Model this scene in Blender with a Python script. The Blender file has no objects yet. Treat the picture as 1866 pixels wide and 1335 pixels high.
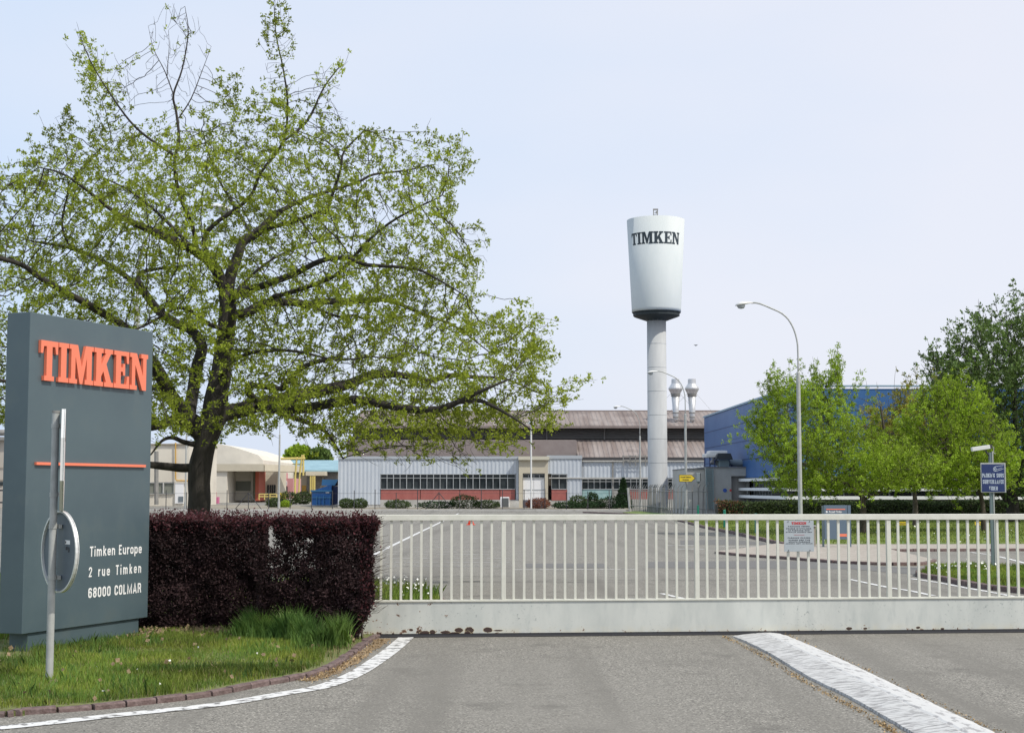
import bpy, bmesh, math, random
import numpy as np
from mathutils import Vector, Matrix, noise as mnoise
from math import radians as R, pi, sin, cos, tan, atan, atan2, sqrt

# ------------------------------------------------------------------ camera / light
S = bpy.context.scene
col = S.collection
F = 2700.0
CX, CY = 933.0, 667.5
EYE = 1.73
TH = atan(222.5 / F)
cam_d = bpy.data.cameras.new("camera")
cam = bpy.data.objects.new("camera", cam_d); col.objects.link(cam)
cam.location = (0, 0, EYE); cam.rotation_euler = (pi / 2 + TH, 0, 0)
cam_d.sensor_width = 36; cam_d.lens = 36 * F / 1866
cam_d.clip_start = .1; cam_d.clip_end = 6000
S.camera = cam

SUN_EL, SUN_ROT = R(50), R(124)
W = bpy.data.worlds.new("World"); S.world = W; W.use_nodes = True
nt = W.node_tree; N = nt.nodes; L = nt.links; N.clear()
wo = N.new("ShaderNodeOutputWorld"); sky = N.new("ShaderNodeTexSky")
sky.sky_type = 'NISHITA'; sky.sun_disc = False; sky.sun_elevation = SUN_EL; sky.sun_rotation = SUN_ROT
sky.dust_density = 3.0; sky.air_density = 1.0
b1 = N.new("ShaderNodeBackground"); b1.inputs[1].default_value = .12
b2 = N.new("ShaderNodeBackground"); b2.inputs[1].default_value = 1.09
L.new(sky.outputs[0], b1.inputs[0])
tc = N.new("ShaderNodeTexCoord"); mp = N.new("ShaderNodeMapping"); mp.inputs['Scale'].default_value = (1, 1, 2.4)
mp.inputs['Location'].default_value = (.35, .2, .1)
nz = N.new("ShaderNodeTexNoise"); nz.inputs['Scale'].default_value = 2.2; nz.inputs['Detail'].default_value = 5; nz.inputs['Roughness'].default_value = .45
L.new(tc.outputs['Generated'], mp.inputs[0]); L.new(mp.outputs[0], nz.inputs[0])
sp = N.new("ShaderNodeSeparateXYZ"); L.new(tc.outputs['Generated'], sp.inputs[0])
ma = N.new("ShaderNodeMath"); ma.operation = 'MULTIPLY_ADD'; ma.inputs[1].default_value = .9; L.new(sp.outputs[0], ma.inputs[0]); L.new(nz.outputs[0], ma.inputs[2])
cr = N.new("ShaderNodeValToRGB"); cr.color_ramp.elements[0].position = .12; cr.color_ramp.elements[0].color = (.64, .77, .965, 1)
cr.color_ramp.elements[1].position = .68; cr.color_ramp.elements[1].color = (.83, .855, .95, 1)
L.new(ma.outputs[0], cr.inputs[0]); L.new(cr.outputs[0], b2.inputs[0])
mx = N.new("ShaderNodeMixShader"); mx.inputs[0].default_value = .86
L.new(b1.outputs[0], mx.inputs[1]); L.new(b2.outputs[0], mx.inputs[2]); L.new(mx.outputs[0], wo.inputs[0])

sd = bpy.data.lights.new("sun", 'SUN'); sd.energy = 3.3; sd.angle = R(.9); sd.color = (1, .95, .86)
so = bpy.data.objects.new("sun", sd); col.objects.link(so)
tosun = Vector((sin(SUN_ROT) * cos(SUN_EL), cos(SUN_ROT) * cos(SUN_EL), sin(SUN_EL)))
so.rotation_euler = tosun.to_track_quat('Z', 'Y').to_euler()
so.location = tosun * 60
S.view_settings.view_transform = 'Standard'; S.view_settings.look = 'None'
S.view_settings.exposure = 0; S.view_settings.gamma = 1

random.seed(7); rng = np.random.default_rng(7)

# ------------------------------------------------------------------ projection helpers
def at(px, py, Y):
    dx, dy, dz = px - CX, F, -(py - CY)
    vy = dy * cos(TH) - dz * sin(TH); vz = dy * sin(TH) + dz * cos(TH)
    t = Y / vy
    return Vector((dx * t, Y, EYE + vz * t))
def g(px, py, z=0.0):
    dx, dy, dz = px - CX, F, -(py - CY)
    vy = dy * cos(TH) - dz * sin(TH); vz = dy * sin(TH) + dz * cos(TH)
    t = (z - EYE) / vz
    return Vector((dx * t, vy * t, z))
def proj(P):
    x, y, z = P[..., 0], P[..., 1], P[..., 2] - EYE
    d = y * cos(TH) + z * sin(TH); u = -y * sin(TH) + z * cos(TH)
    return CX + F * x / d, CY - F * u / d

# ------------------------------------------------------------------ materials
MATS = {}
def mat(name, c, rough=.8, c2=None, scale=4, det=6, bump=0, bscale=None, metal=0, spec=.5, trans=0, streak=None, lo=.35, hi=.65, coat=0, tint=0, c3=None, sc3=1.0, lo3=.5, hi3=.7, rv=0):
    if name in MATS: return MATS[name]
    m = bpy.data.materials.new(name); m.use_nodes = True
    nt = m.node_tree; N = nt.nodes; L = nt.links
    p = N['Principled BSDF']; out = N['Material Output']
    p.inputs['Roughness'].default_value = rough; p.inputs['Metallic'].default_value = metal
    p.inputs['Specular IOR Level'].default_value = spec
    if coat: p.inputs['Coat Weight'].default_value = coat; p.inputs['Coat Roughness'].default_value = .1
    p.inputs['Base Color'].default_value = (*c, 1)
    tc = N.new("ShaderNodeTexCoord"); mp = N.new("ShaderNodeMapping"); L.new(tc.outputs['Object'], mp.inputs[0])
    if streak: mp.inputs['Scale'].default_value = streak
    last = None
    def noise(sc, d, src):
        n = N.new("ShaderNodeTexNoise"); n.inputs['Scale'].default_value = sc; n.inputs['Detail'].default_value = d
        n.inputs['Roughness'].default_value = .6
        L.new(src, n.inputs[0]); return n
    def mrange(src, lo, hi):
        r = N.new("ShaderNodeMapRange"); r.inputs[1].default_value = lo; r.inputs[2].default_value = hi
        L.new(src, r.inputs[0]); return r.outputs[0]
    def mixc(fac, a, b):
        k = N.new("ShaderNodeMix"); k.data_type = 'RGBA'
        if isinstance(fac, float): k.inputs[0].default_value = fac
        else: L.new(fac, k.inputs[0])
        for i, v in ((6, a), (7, b)):
            if isinstance(v, tuple): k.inputs[i].default_value = (*v, 1)
            else: L.new(v, k.inputs[i])
        return k.outputs[2]
    colr = c
    if c2:
        n = noise(scale, det, mp.outputs[0]); colr = mixc(mrange(n.outputs[0], lo, hi), c, c2)
        if rv:
            rr = N.new("ShaderNodeMapRange"); rr.inputs[1].default_value = .3; rr.inputs[2].default_value = .7
            rr.inputs[3].default_value = max(rough - rv, .05); rr.inputs[4].default_value = min(rough + rv, 1)
            L.new(n.outputs[0], rr.inputs[0]); L.new(rr.outputs[0], p.inputs['Roughness'])
    if c3:
        n3 = noise(sc3, 4, tc.outputs['Object']); colr = mixc(mrange(n3.outputs[0], lo3, hi3), colr, c3)
    if tint:
        a = N.new("ShaderNodeAttribute"); a.attribute_name = "tint"
        mm = N.new("ShaderNodeMapRange"); mm.inputs[3].default_value = 1 - tint; mm.inputs[4].default_value = 1 + tint
        L.new(a.outputs['Fac'], mm.inputs[0])
        v = N.new("ShaderNodeVectorMath"); v.operation = 'SCALE'
        if isinstance(colr, tuple): v.inputs[0].default_value = colr
        else: L.new(colr, v.inputs[0])
        L.new(mm.outputs[0], v.inputs['Scale']); colr = v.outputs[0]
    if not isinstance(colr, tuple): L.new(colr, p.inputs['Base Color'])
    if bump:
        nb = noise(bscale or scale * 3, 8, mp.outputs[0]); b = N.new("ShaderNodeBump")
        b.inputs['Strength'].default_value = min(bump, 1); b.inputs['Distance'].default_value = .02 * max(bump, 1)
        L.new(nb.outputs[0], b.inputs['Height']); L.new(b.outputs[0], p.inputs['Normal'])
    if trans:
        p.inputs['Specular IOR Level'].default_value = min(spec, .22)
        t = N.new("ShaderNodeBsdfTranslucent"); ms = N.new("ShaderNodeMixShader"); ms.inputs[0].default_value = trans
        if isinstance(colr, tuple): t.inputs[0].default_value = (*colr, 1)
        else:
            v = N.new("ShaderNodeVectorMath"); v.operation = 'MULTIPLY'; v.inputs[1].default_value = (1.15, 1.2, .7)
            L.new(colr, v.inputs[0]); L.new(v.outputs[0], t.inputs[0])
        L.new(p.outputs[0], ms.inputs[1]); L.new(t.outputs[0], ms.inputs[2]); L.new(ms.outputs[0], out.inputs[0])
    MATS[name] = m; return m

def asphalt(name, c, c2, patch, sp_scale=190):
    m = bpy.data.materials.new(name); m.use_nodes = True
    nt = m.node_tree; N = nt.nodes; L = nt.links; p = N['Principled BSDF']; p.inputs['Roughness'].default_value = .9
    p.inputs['Specular IOR Level'].default_value = .3
    tc = N.new("ShaderNodeTexCoord")
    def nz(sc, d, r=.6, st=None):
        n = N.new("ShaderNodeTexNoise"); n.inputs['Scale'].default_value = sc; n.inputs['Detail'].default_value = d; n.inputs['Roughness'].default_value = r
        if st:
            q = N.new("ShaderNodeMapping"); q.inputs['Scale'].default_value = st; L.new(tc.outputs['Object'], q.inputs[0]); L.new(q.outputs[0], n.inputs[0])
        else: L.new(tc.outputs['Object'], n.inputs[0])
        return n.outputs[0]
    def ramp(src, lo, hi):
        r = N.new("ShaderNodeMapRange"); r.inputs[1].default_value = lo; r.inputs[2].default_value = hi; L.new(src, r.inputs[0]); return r.outputs[0]
    def mix(f, a, b):
        k = N.new("ShaderNodeMix"); k.data_type = 'RGBA'; L.new(f, k.inputs[0])
        for i, v in ((6, a), (7, b)):
            if isinstance(v, tuple): k.inputs[i].default_value = (*v, 1)
            else: L.new(v, k.inputs[i])
        return k.outputs[2]
    vo = N.new("ShaderNodeTexVoronoi"); vo.inputs['Scale'].default_value = 75; L.new(tc.outputs['Object'], vo.inputs[0])
    sep = N.new("ShaderNodeSeparateColor"); L.new(vo.outputs['Color'], sep.inputs[0])
    x = mix(ramp(nz(55, 4, .75), .38, .62), c, c2)
    x = mix(ramp(sep.outputs[0], .80, .92), x, tuple(min(1, v * 1.5) for v in c2))
    x = mix(ramp(sep.outputs[1], .86, .96), x, tuple(v * .45 for v in c))
    x = mix(ramp(nz(.22, 5, .6, (1, .6, 1)), .45, .72), x, patch)
    x = mix(ramp(nz(1.3, 6, .65), .55, .8), x, tuple(v * .78 for v in c))
    x = mix(ramp(nz(1.1, 3, .5, (1.3, .05, 1)), .50, .72), x, tuple(v * 1.12 for v in c))
    x = mix(ramp(nz(6, 5, .7), .70, .76), x, tuple(v * .6 for v in c))
    L.new(x, p.inputs['Base Color'])
    b = N.new("ShaderNodeBump"); b.inputs['Strength'].default_value = .4; b.inputs['Distance'].default_value = .008
    L.new(nz(120, 5, .7), b.inputs['Height']); L.new(b.outputs[0], p.inputs['Normal'])
    MATS[name] = m; return m

def worn_white(name, c=(.66, .66, .64), under=(.17, .165, .155), lo=.52, hi=.60, scale=9, sc=(1, 1, 1)):
    m = mat(name, c, .75, c2=under, scale=scale, det=9, lo=lo, hi=hi, bump=.3, bscale=60, streak=sc)
    return m

M_road = asphalt('road asphalt', (.145, .137, .119), (.262, .249, .217), (.215, .204, .178))
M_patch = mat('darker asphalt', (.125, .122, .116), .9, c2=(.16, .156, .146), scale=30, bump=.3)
M_grassbase = mat('grass soil', (.12, .16, .04), 1, c2=(.18, .18, .07), scale=5, bump=1, bscale=25, c3=(.17, .13, .08), sc3=1.2, lo3=.55, hi3=.68)
M_lawn = mat('lawn', (.14, .19, .04), 1, c2=(.23, .25, .08), scale=2.2, bump=1, bscale=30, c3=(.07, .14, .03), sc3=.35, lo3=.4, hi3=.65)
M_litter = mat('dry litter', (.20, .145, .085), 1, c2=(.34, .25, .15), scale=25, bump=1, bscale=60)
M_paver = mat('buff pavers', (.30, .265, .22), .95, c2=(.40, .36, .31), scale=9, bump=.4, bscale=20)
M_pinkstone = mat('pink granite', (.115, .075, .068), .9, c2=(.20, .145, .135), scale=18, bump=.8, bscale=40, c3=(.12, .09, .08), sc3=5, lo3=.5, hi3=.7)
M_white = worn_white('worn white paint')
M_white_faint = worn_white('faded white paint', (.50, .50, .48), (.215, .204, .178), .45, .6, 4)
M_bark = mat('oak bark', (.022, .019, .016), .95, c2=(.052, .045, .037), scale=8, bump=1, bscale=22, streak=(1, 1, .22))
M_bark2 = mat('brown bark', (.06, .048, .035), .95, c2=(.11, .09, .07), scale=8, bump=1)
M_oakleaf = mat('young oak leaf', (.262, .312, .038), .6, trans=.42, tint=.42)
M_willow = mat('fresh green leaf', (.265, .37, .035), .55, trans=.35, tint=.4)
M_olive = mat('olive green leaf', (.27, .255, .045), .55, trans=.35, tint=.4)
M_dark = mat('dark green leaf', (.12, .185, .05), .6, trans=.25, tint=.45)
M_bushleaf = mat('shrub leaf', (.06, .09, .03), .7, trans=.15, tint=.4)
M_bushred = mat('bronze shrub leaf', (.20, .08, .05), .7, trans=.15, tint=.4)
M_conifer = mat('conifer leaf', (.03, .06, .022), .8, trans=.1, tint=.4)
M_purple = mat('purple barberry leaf', (.036, .020, .021), .8, trans=.08, tint=.6)
M_purple2 = mat('wine red shoot', (.09, .030, .036), .5, trans=.3, tint=.4)
M_blade = mat('grass blade', (.235, .28, .055), .6, c2=(.11, .19, .035), scale=1.6, lo=.38, hi=.62, trans=.3, tint=.55)
M_blade2 = mat('lush grass blade', (.16, .26, .06), .6, c2=(.08, .16, .04), scale=3, lo=.4, hi=.6, trans=.25, tint=.45)
M_dry = mat('dry straw', (.34, .28, .15), .8, trans=.2, tint=.3)
M_signgrey = mat('slate panel', (.070, .103, .118), .36, c2=(.086, .124, .138), scale=1.1, rv=.08, spec=.5, c3=(.095, .125, .130), sc3=2.2, lo3=.55, hi3=.8)
M_orange = mat('orange enamel', (.84, .215, .12), .5)
M_letwhite = mat('white lettering', (.82, .82, .80), .5)
M_galv = mat('galvanised steel', (.45, .46, .44), .5, c2=(.36, .37, .35), scale=9, metal=.1, rv=.1)
M_alu = mat('aluminium plate', (.13, .16, .19), .4, c2=(.11, .14, .165), scale=5, metal=.2)  # slate base colour paints in the pylon sign's reflection
M_rim = mat('alu rim', (.72, .73, .70), .35, metal=.4)
M_red = mat('sign red', (.5, .03, .03), .5)
M_dkgrey = mat('dark iron', (.05, .05, .055), .7)
M_fencegrey = mat('weathered steel', (.20, .20, .19), .7, c2=(.28, .27, .25), scale=4)
M_conc = mat('render concrete', (.33, .33, .31), .9, c2=(.40, .40, .375), scale=1.2, bump=.15, c3=(.24, .24, .23), sc3=.6, lo3=.55, hi3=.8)
M_concl = mat('light concrete', (.40, .39, .36), .9, c2=(.50, .49, .46), scale=1.2, bump=.15)
M_grycorr = mat('pale grey cladding', (.47, .51, .56), .55, c2=(.53, .57, .61), scale=.5, metal=.0)
M_brownroof = mat('brown fibre cement', (.19, .15, .133), .9, c2=(.31, .27, .25), scale=1.3, streak=(1, .07, .07), c3=(.14, .11, .10), sc3=.35, lo3=.5, hi3=.75)
M_mauve = mat('mauve render', (.215, .175, .163), .9, c2=(.25, .21, .195), scale=1.0)
M_louvre = mat('black louvre', (.11, .105, .10), .7, c2=(.15, .145, .14), scale=3)
M_redpanel = mat('brick red panel', (.34, .10, .085), .7, c2=(.38, .125, .105), scale=2)
M_teal = mat('teal panel', (.25, .42, .42), .6, c2=(.35, .5, .5), scale=3)
M_cream = mat('cream render', (.55, .50, .39), .85, c2=(.50, .45, .35), scale=.8)
M_cream2 = mat('pale cream render', (.70, .655, .56), .85, c2=(.60, .56, .48), scale=.5)
M_whitewall = mat('white door', (.80, .80, .80), .5)
M_frame = mat('window frame', (.40, .42, .43), .5)
M_glass = mat('dark glass', (.02, .027, .03), .15, spec=.22, c2=(.055, .065, .068), scale=.7, rv=.05)
M_glass2 = mat('grey shutter', (.20, .21, .175), .6)
M_blue = mat('blue cladding', (.035, .115, .30), .45, c2=(.055, .145, .34), scale=.35, spec=.35)
M_blueedge = mat('blue seam', (.015, .05, .15), .6)
M_whiteband = mat('white sill', (.85, .85, .83), .6)
M_tower = mat('tower paint', (.52, .56, .555), .9, c2=(.57, .60, .59), scale=.7, streak=(1, 1, .35))
M_towerc = mat('tower concrete', (.37, .38, .38), .85, c2=(.46, .47, .465), scale=1.1, bump=.15, streak=(1, 1, .25))
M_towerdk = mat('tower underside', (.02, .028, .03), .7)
M_towertxt = mat('slate lettering', (.03, .045, .055), .7)
M_silver = mat('silver duct', (.62, .63, .64), .4, metal=.5, c2=(.5, .5, .5), scale=3)
M_container = mat('blue container', (.02, .14, .42), .5, c2=(.025, .17, .48), scale=2)
M_container2 = mat('light blue hopper', (.07, .26, .48), .5)
M_yellow = mat('yellow enamel', (.75, .55, .03), .5)
M_ypipe = mat('yellow pipe', (.62, .50, .16), .6)
M_green = mat('green post', (.01, .20, .13), .5)
M_cone = mat('cone orange', (.75, .08, .03), .6)
M_navy = mat('navy sign', (.012, .03, .12), .5)
M_lighttxt = mat('pale sign text', (.55, .62, .70), .6)
M_totem = mat('totem grey', (.11, .155, .205), .5)
M_pink = mat('pink red panel', (.45, .12, .14), .7)
M_tealroof = mat('teal roof', (.20, .33, .38), .7, c2=(.27, .42, .47), scale=.6)
M_greywall = mat('grey brown wall', (.36, .32, .26), .9, c2=(.30, .27, .22), scale=.4)
M_lampw = mat('lamp housing', (.70, .70, .68), .4)
M_lens = mat('lamp lens', (.35, .38, .40), .15)
M_soil = mat('planting soil', (.22, .19, .15), 1, c2=(.30, .27, .2), scale=1.5, bump=.6)
M_flower = mat('white petal', (.8, .8, .74), .7)
M_bump = mat('thick white road paint', (.53, .53, .515), .85, c2=(.27, .265, .26), scale=6, det=10, streak=(1.2, 5, 1), lo=.50, hi=.56, bump=.3, bscale=50)
M_bump2 = mat('smoother white road paint', (.55, .55, .535), .85, c2=(.34, .335, .33), scale=5, det=10, streak=(3, 1.2, 1), lo=.54, hi=.60, bump=.3, bscale=50)

# ------------------------------------------------------------------ object helpers
def tag(o, label=None, cat=None, group=None, kind=None):
    if label: o['label'] = label
    if cat: o['category'] = cat
    if group: o['group'] = group
    if kind: o['kind'] = kind
    return o
def thing(name, label, cat, loc=(0, 0, 0), rz=0, group=None):
    o = bpy.data.objects.new(name, None); col.objects.link(o); o.empty_display_size = .2
    o.location = loc; o.rotation_euler = (0, 0, rz)
    return tag(o, label, cat, group)

class MB:
    def __init__(s): s.v = []; s.f = []; s.pc = []
    def add(s, vs, fs):
        k = len(s.v); s.pc.append((len(vs), len(fs))); s.v += [tuple(v) for v in vs]; s.f += [tuple(i + k for i in f) for f in fs]; return s
    def box(s, x0, x1, y0, y1, z0, z1):
        if x0 > x1: x0, x1 = x1, x0
        if y0 > y1: y0, y1 = y1, y0
        if z0 > z1: z0, z1 = z1, z0
        return s.add([(x0,y0,z0),(x1,y0,z0),(x1,y1,z0),(x0,y1,z0),(x0,y0,z1),(x1,y0,z1),(x1,y1,z1),(x0,y1,z1)],
              [(0,3,2,1),(4,5,6,7),(0,1,5,4),(1,2,6,5),(2,3,7,6),(3,0,4,7)])
    def pbox(s, p0, p1, q0, q1, Y, d):           # front face at depth Y spanning photo columns p0..p1 and rows q0..q1
        a = at(p0, q1, Y); b = at(p1, q0, Y)
        a2 = at(p0, q0, Y)
        return s.box((a.x + a2.x) / 2, b.x, Y, Y + d, a.z, b.z)
    def tube(s, pts, r, n=8, cap=True):
        pts = [Vector(p) for p in pts]
        rr = r if isinstance(r, (list, tuple)) else [r] * len(pts)
        rings = []; ref = None
        for i, p in enumerate(pts):
            d = (pts[min(i + 1, len(pts) - 1)] - pts[max(i - 1, 0)]).normalized()
            if ref is None: ref = Vector((1, 0, 0)) if abs(d.x) < .9 else Vector((0, 1, 0))
            u = (ref - d * ref.dot(d)).normalized(); w = d.cross(u); ref = u
            rings.append([p + (u * cos(2 * pi * k / n) + w * sin(2 * pi * k / n)) * rr[i] for k in range(n)])
        vs = [v for q in rings for v in q]; fs = []
        for i in range(len(pts) - 1):
            for k in range(n):
                fs.append((i * n + k, i * n + (k + 1) % n, (i + 1) * n + (k + 1) % n, (i + 1) * n + k))
        if cap: fs.append(tuple(range(n))[::-1]); fs.append(tuple((len(pts) - 1) * n + k for k in range(n)))
        return s.add(vs, fs)
    def lathe(s, prof, c=(0, 0), n=32, cap=True):
        vs = []; fs = []
        for (r, z) in prof:
            for k in range(n): vs.append((c[0] + r * cos(2 * pi * k / n), c[1] + r * sin(2 * pi * k / n), z))
        for i in range(len(prof) - 1):
            for k in range(n): fs.append((i * n + k, i * n + (k + 1) % n, (i + 1) * n + (k + 1) % n, (i + 1) * n + k))
        if cap: fs.append(tuple(range(n))[::-1]); fs.append(tuple((len(prof) - 1) * n + k for k in range(n)))
        return s.add(vs, fs)
    def prism(s, poly, h0, h1, fn):              # poly 2d ccw, fn(u,v,h)->xyz
        n = len(poly)
        vs = [fn(u, v, h0) for u, v in poly] + [fn(u, v, h1) for u, v in poly]
        fs = [tuple(range(n))[::-1], tuple(range(n, 2 * n))] + [(i, (i + 1) % n, n + (i + 1) % n, n + i) for i in range(n)]
        return s.add(vs, fs)
    def each(s, name, m, parent=None, **kw):     # every added shape becomes a part of its own, all with the same name
        a = b = 0
        for nv, nf in s.pc:
            q = MB(); q.v = s.v[a:a + nv]; q.f = [tuple(i - a for i in f) for f in s.f[b:b + nf]]; q.build(name, m, parent, **kw); a += nv; b += nf
    def build(s, name, m, parent=None, bevel=0, smooth=False, tri=False, local=False):
        me = bpy.data.meshes.new(name); me.from_pydata(s.v, [], s.f)
        o = bpy.data.objects.new(name, me); col.objects.link(o)
        if m: me.materials.append(m)
        bm = bmesh.new(); bm.from_mesh(me)
        if tri: bmesh.ops.triangulate(bm, faces=[f for f in bm.faces if len(f.verts) > 4])
        bmesh.ops.recalc_face_normals(bm, faces=bm.faces)
        bm.to_mesh(me); bm.free()
        if smooth:
            me.polygons.foreach_set('use_smooth', [True] * len(me.polygons))
        if parent is not None:
            if not local:                        # world coordinates given: bring them into the parent's frame
                inv = (Matrix.Translation(parent.location) @ parent.rotation_euler.to_matrix().to_4x4()).inverted()
                if parent.parent is not None:
                    pp = parent.parent
                    inv = ((Matrix.Translation(pp.location) @ pp.rotation_euler.to_matrix().to_4x4()) @ (Matrix.Translation(parent.location) @ parent.rotation_euler.to_matrix().to_4x4())).inverted()
                me.transform(inv)
            o.parent = parent
        if bevel:
            b = o.modifiers.new('bevel', 'BEVEL'); b.width = bevel; b.segments = 2; b.limit_method = 'ANGLE'
        return o

def sheet(name, pts, z, m, kind='structure', thick=0):
    me = bpy.data.meshes.new(name); bm = bmesh.new()
    vs = [bm.verts.new((p[0], p[1], z)) for p in pts]
    f = bm.faces.new(vs); bm.normal_update()
    if f.normal.z < 0: f.normal_flip()
    if thick:
        r = bmesh.ops.extrude_face_region(bm, geom=[f])
        bmesh.ops.translate(bm, verts=[v for v in r['geom'] if isinstance(v, bmesh.types.BMVert)], vec=(0, 0, 0))
        for v in bm.verts: pass
        top = [v for v in r['geom'] if isinstance(v, bmesh.types.BMVert)]
        for v in bm.verts:
            if v not in top: v.co.z -= thick
    bmesh.ops.triangulate(bm, faces=[q for q in bm.faces if len(q.verts) > 4])
    bmesh.ops.recalc_face_normals(bm, faces=bm.faces)
    bm.to_mesh(me); bm.free(); me.materials.append(m)
    o = bpy.data.objects.new(name, me); col.objects.link(o)
    if kind: o['kind'] = kind
    return o

def smoothline(pts, n=8):
    out = []; P = [Vector(p) for p in pts]
    P = [P[0] * 2 - P[1]] + P + [P[-1] * 2 - P[-2]]
    for i in range(1, len(P) - 2):
        for k in range(n):
            t = k / n; a, b, c, d = P[i - 1], P[i], P[i + 1], P[i + 2]
            out.append(.5 * ((2 * b) + (c - a) * t + (2 * a - 5 * b + 4 * c - d) * t * t + (3 * b - a - 3 * c + d) * t ** 3))
    out.append(P[-2]); return out
def ribbon(mb, pts, w, z, jit=0):
    pts = [Vector((p[0], p[1], 0)) for p in pts]; vs = []
    for i, p in enumerate(pts):
        d = (pts[min(i + 1, len(pts) - 1)] - pts[max(i - 1, 0)]).normalized(); n = Vector((-d.y, d.x, 0))
        a, b = random.uniform(-jit, jit), random.uniform(-jit, jit)
        q = p + n * (w / 2 + a); r = p - n * (w / 2 + b)
        vs += [(q.x, q.y, z), (r.x, r.y, z)]
    mb.add(vs, [(2 * i, 2 * i + 1, 2 * i + 3, 2 * i + 2) for i in range(len(pts) - 1)]); return mb
def kerb(mb, pts, w, h, block=.3, zb=-.02):
    """granite kerb blocks laid along a line"""
    pts = [Vector((p[0], p[1], 0)) for p in pts]
    acc = 0; cur = [pts[0]]; segs = []
    for i in range(len(pts) - 1):
        a, b = pts[i], pts[i + 1]; l = (b - a).length; t = 0
        while acc + (l - t) > block:
            t += block - acc; q = a.lerp(b, t / l); segs.append((cur[0], q)); cur = [q]; acc = 0
        acc += l - t
    for a, b in segs:
        d = (b - a).normalized(); n = Vector((-d.y, d.x, 0)); hh = h + random.uniform(-.008, .008); ww = w + random.uniform(-.012, .012)
        a2 = a + d * .008; b2 = b - d * .008; off = n * random.uniform(-.008, .008)
        c = .012
        pr = [(-ww / 2, zb), (-ww / 2, hh - c), (-ww / 2 + c, hh), (ww / 2 - c, hh), (ww / 2, hh - c), (ww / 2, zb)]
        A = [a2 + off + n * u + Vector((0, 0, v)) for u, v in pr]; B = [b2 + off + n * u + Vector((0, 0, v + random.uniform(-.004, .004))) for u, v in pr]
        mb.add(A + B, [(i, (i + 1) % 6, 6 + (i + 1) % 6, 6 + i) for i in range(6)] + [(5, 4, 3, 2, 1, 0), (6, 7, 8, 9, 10, 11)])
    return mb

# slab serif letters, unit height
GL = {
 'T': (.74, [(0,1),(.74,1),(.74,.68),(.65,.68),(.61,.86),(.49,.86),(.49,.12),(.58,.12),(.58,0),(.16,0),(.16,.12),(.25,.12),(.25,.86),(.13,.86),(.09,.68),(0,.68)]),
 'I': (.44, [(0,1),(.44,1),(.44,.88),(.34,.88),(.34,.12),(.44,.12),(.44,0),(0,0),(0,.12),(.10,.12),(.10,.88),(0,.88)]),
 'M': (1.1, [(0,1),(.37,1),(.56,.44),(.74,1),(1.1,1),(1.1,.88),(1.02,.88),(1.02,.12),(1.1,.12),(1.1,0),(.71,0),(.71,.12),(.79,.12),(.79,.70),(.60,0),(.48,0),(.27,.70),(.27,.12),(.36,.12),(.36,0),(0,0),(0,.12),(.08,.12),(.08,.88),(0,.88)]),
 'K': (.92, [(0,1),(.43,1),(.43,.88),(.34,.88),(.34,.56),(.56,.88),(.50,.88),(.50,1),(.88,1),(.88,.88),(.79,.88),(.58,.60),(.83,.12),(.92,.12),(.92,0),(.49,0),(.49,.12),(.57,.12),(.44,.40),(.34,.26),(.34,.12),(.43,.12),(.43,0),(0,0),(0,.12),(.10,.12),(.10,.88),(0,.88)]),
 'E': (.76, [(0,1),(.74,1),(.74,.68),(.64,.68),(.60,.88),(.34,.88),(.34,.57),(.44,.57),(.46,.67),(.55,.67),(.55,.35),(.46,.35),(.44,.45),(.34,.45),(.34,.12),(.62,.12),(.66,.34),(.76,.34),(.76,0),(0,0),(0,.12),(.10,.12),(.10,.88),(0,.88)]),
 'N': (.92, [(0,1),(.34,1),(.67,.40),(.67,.88),(.57,.88),(.57,1),(.92,1),(.92,.88),(.84,.88),(.84,0),(.64,0),(.27,.68),(.27,.12),(.36,.12),(.36,0),(0,0),(0,.12),(.10,.12),(.10,.88),(0,.88)]),
}
def slab_word(word, w, h, gap=.035, cuts=0):
    """returns list of triangulated polygons scaled to w x h, origin bottom left"""
    tot = sum(GL[c][0] for c in word) + gap * (len(word) - 1); sx = w / tot; x = 0; out = []
    for c in word:
        out.append([((x + u) * sx, v * h) for u, v in GL[c][1]]); x += GL[c][0] + gap
    return out
def slab_obj(name, m, parent, word, w, h, d, fn, cuts=0):
    bm = bmesh.new()
    for poly in slab_word(word, w, h):
        vs = [bm.verts.new((u, v, 0)) for u, v in poly]; bm.faces.new(vs)
    bmesh.ops.triangulate(bm, faces=bm.faces)
    for k in range(1, cuts):
        bmesh.ops.bisect_plane(bm, geom=bm.verts[:] + bm.edges[:] + bm.faces[:], plane_co=(w * k / cuts, 0, 0), plane_no=(1, 0, 0))
    r = bmesh.ops.extrude_face_region(bm, geom=bm.faces[:])
    for v in [q for q in r['geom'] if isinstance(q, bmesh.types.BMVert)]: v.co.z = d
    for v in bm.verts: v.co = fn(v.co.x, v.co.y, v.co.z)
    bmesh.ops.recalc_face_normals(bm, faces=bm.faces)
    me = bpy.data.meshes.new(name); bm.to_mesh(me); bm.free(); me.materials.append(m)
    o = bpy.data.objects.new(name, me); col.objects.link(o); o.parent = parent
    return o
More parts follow.
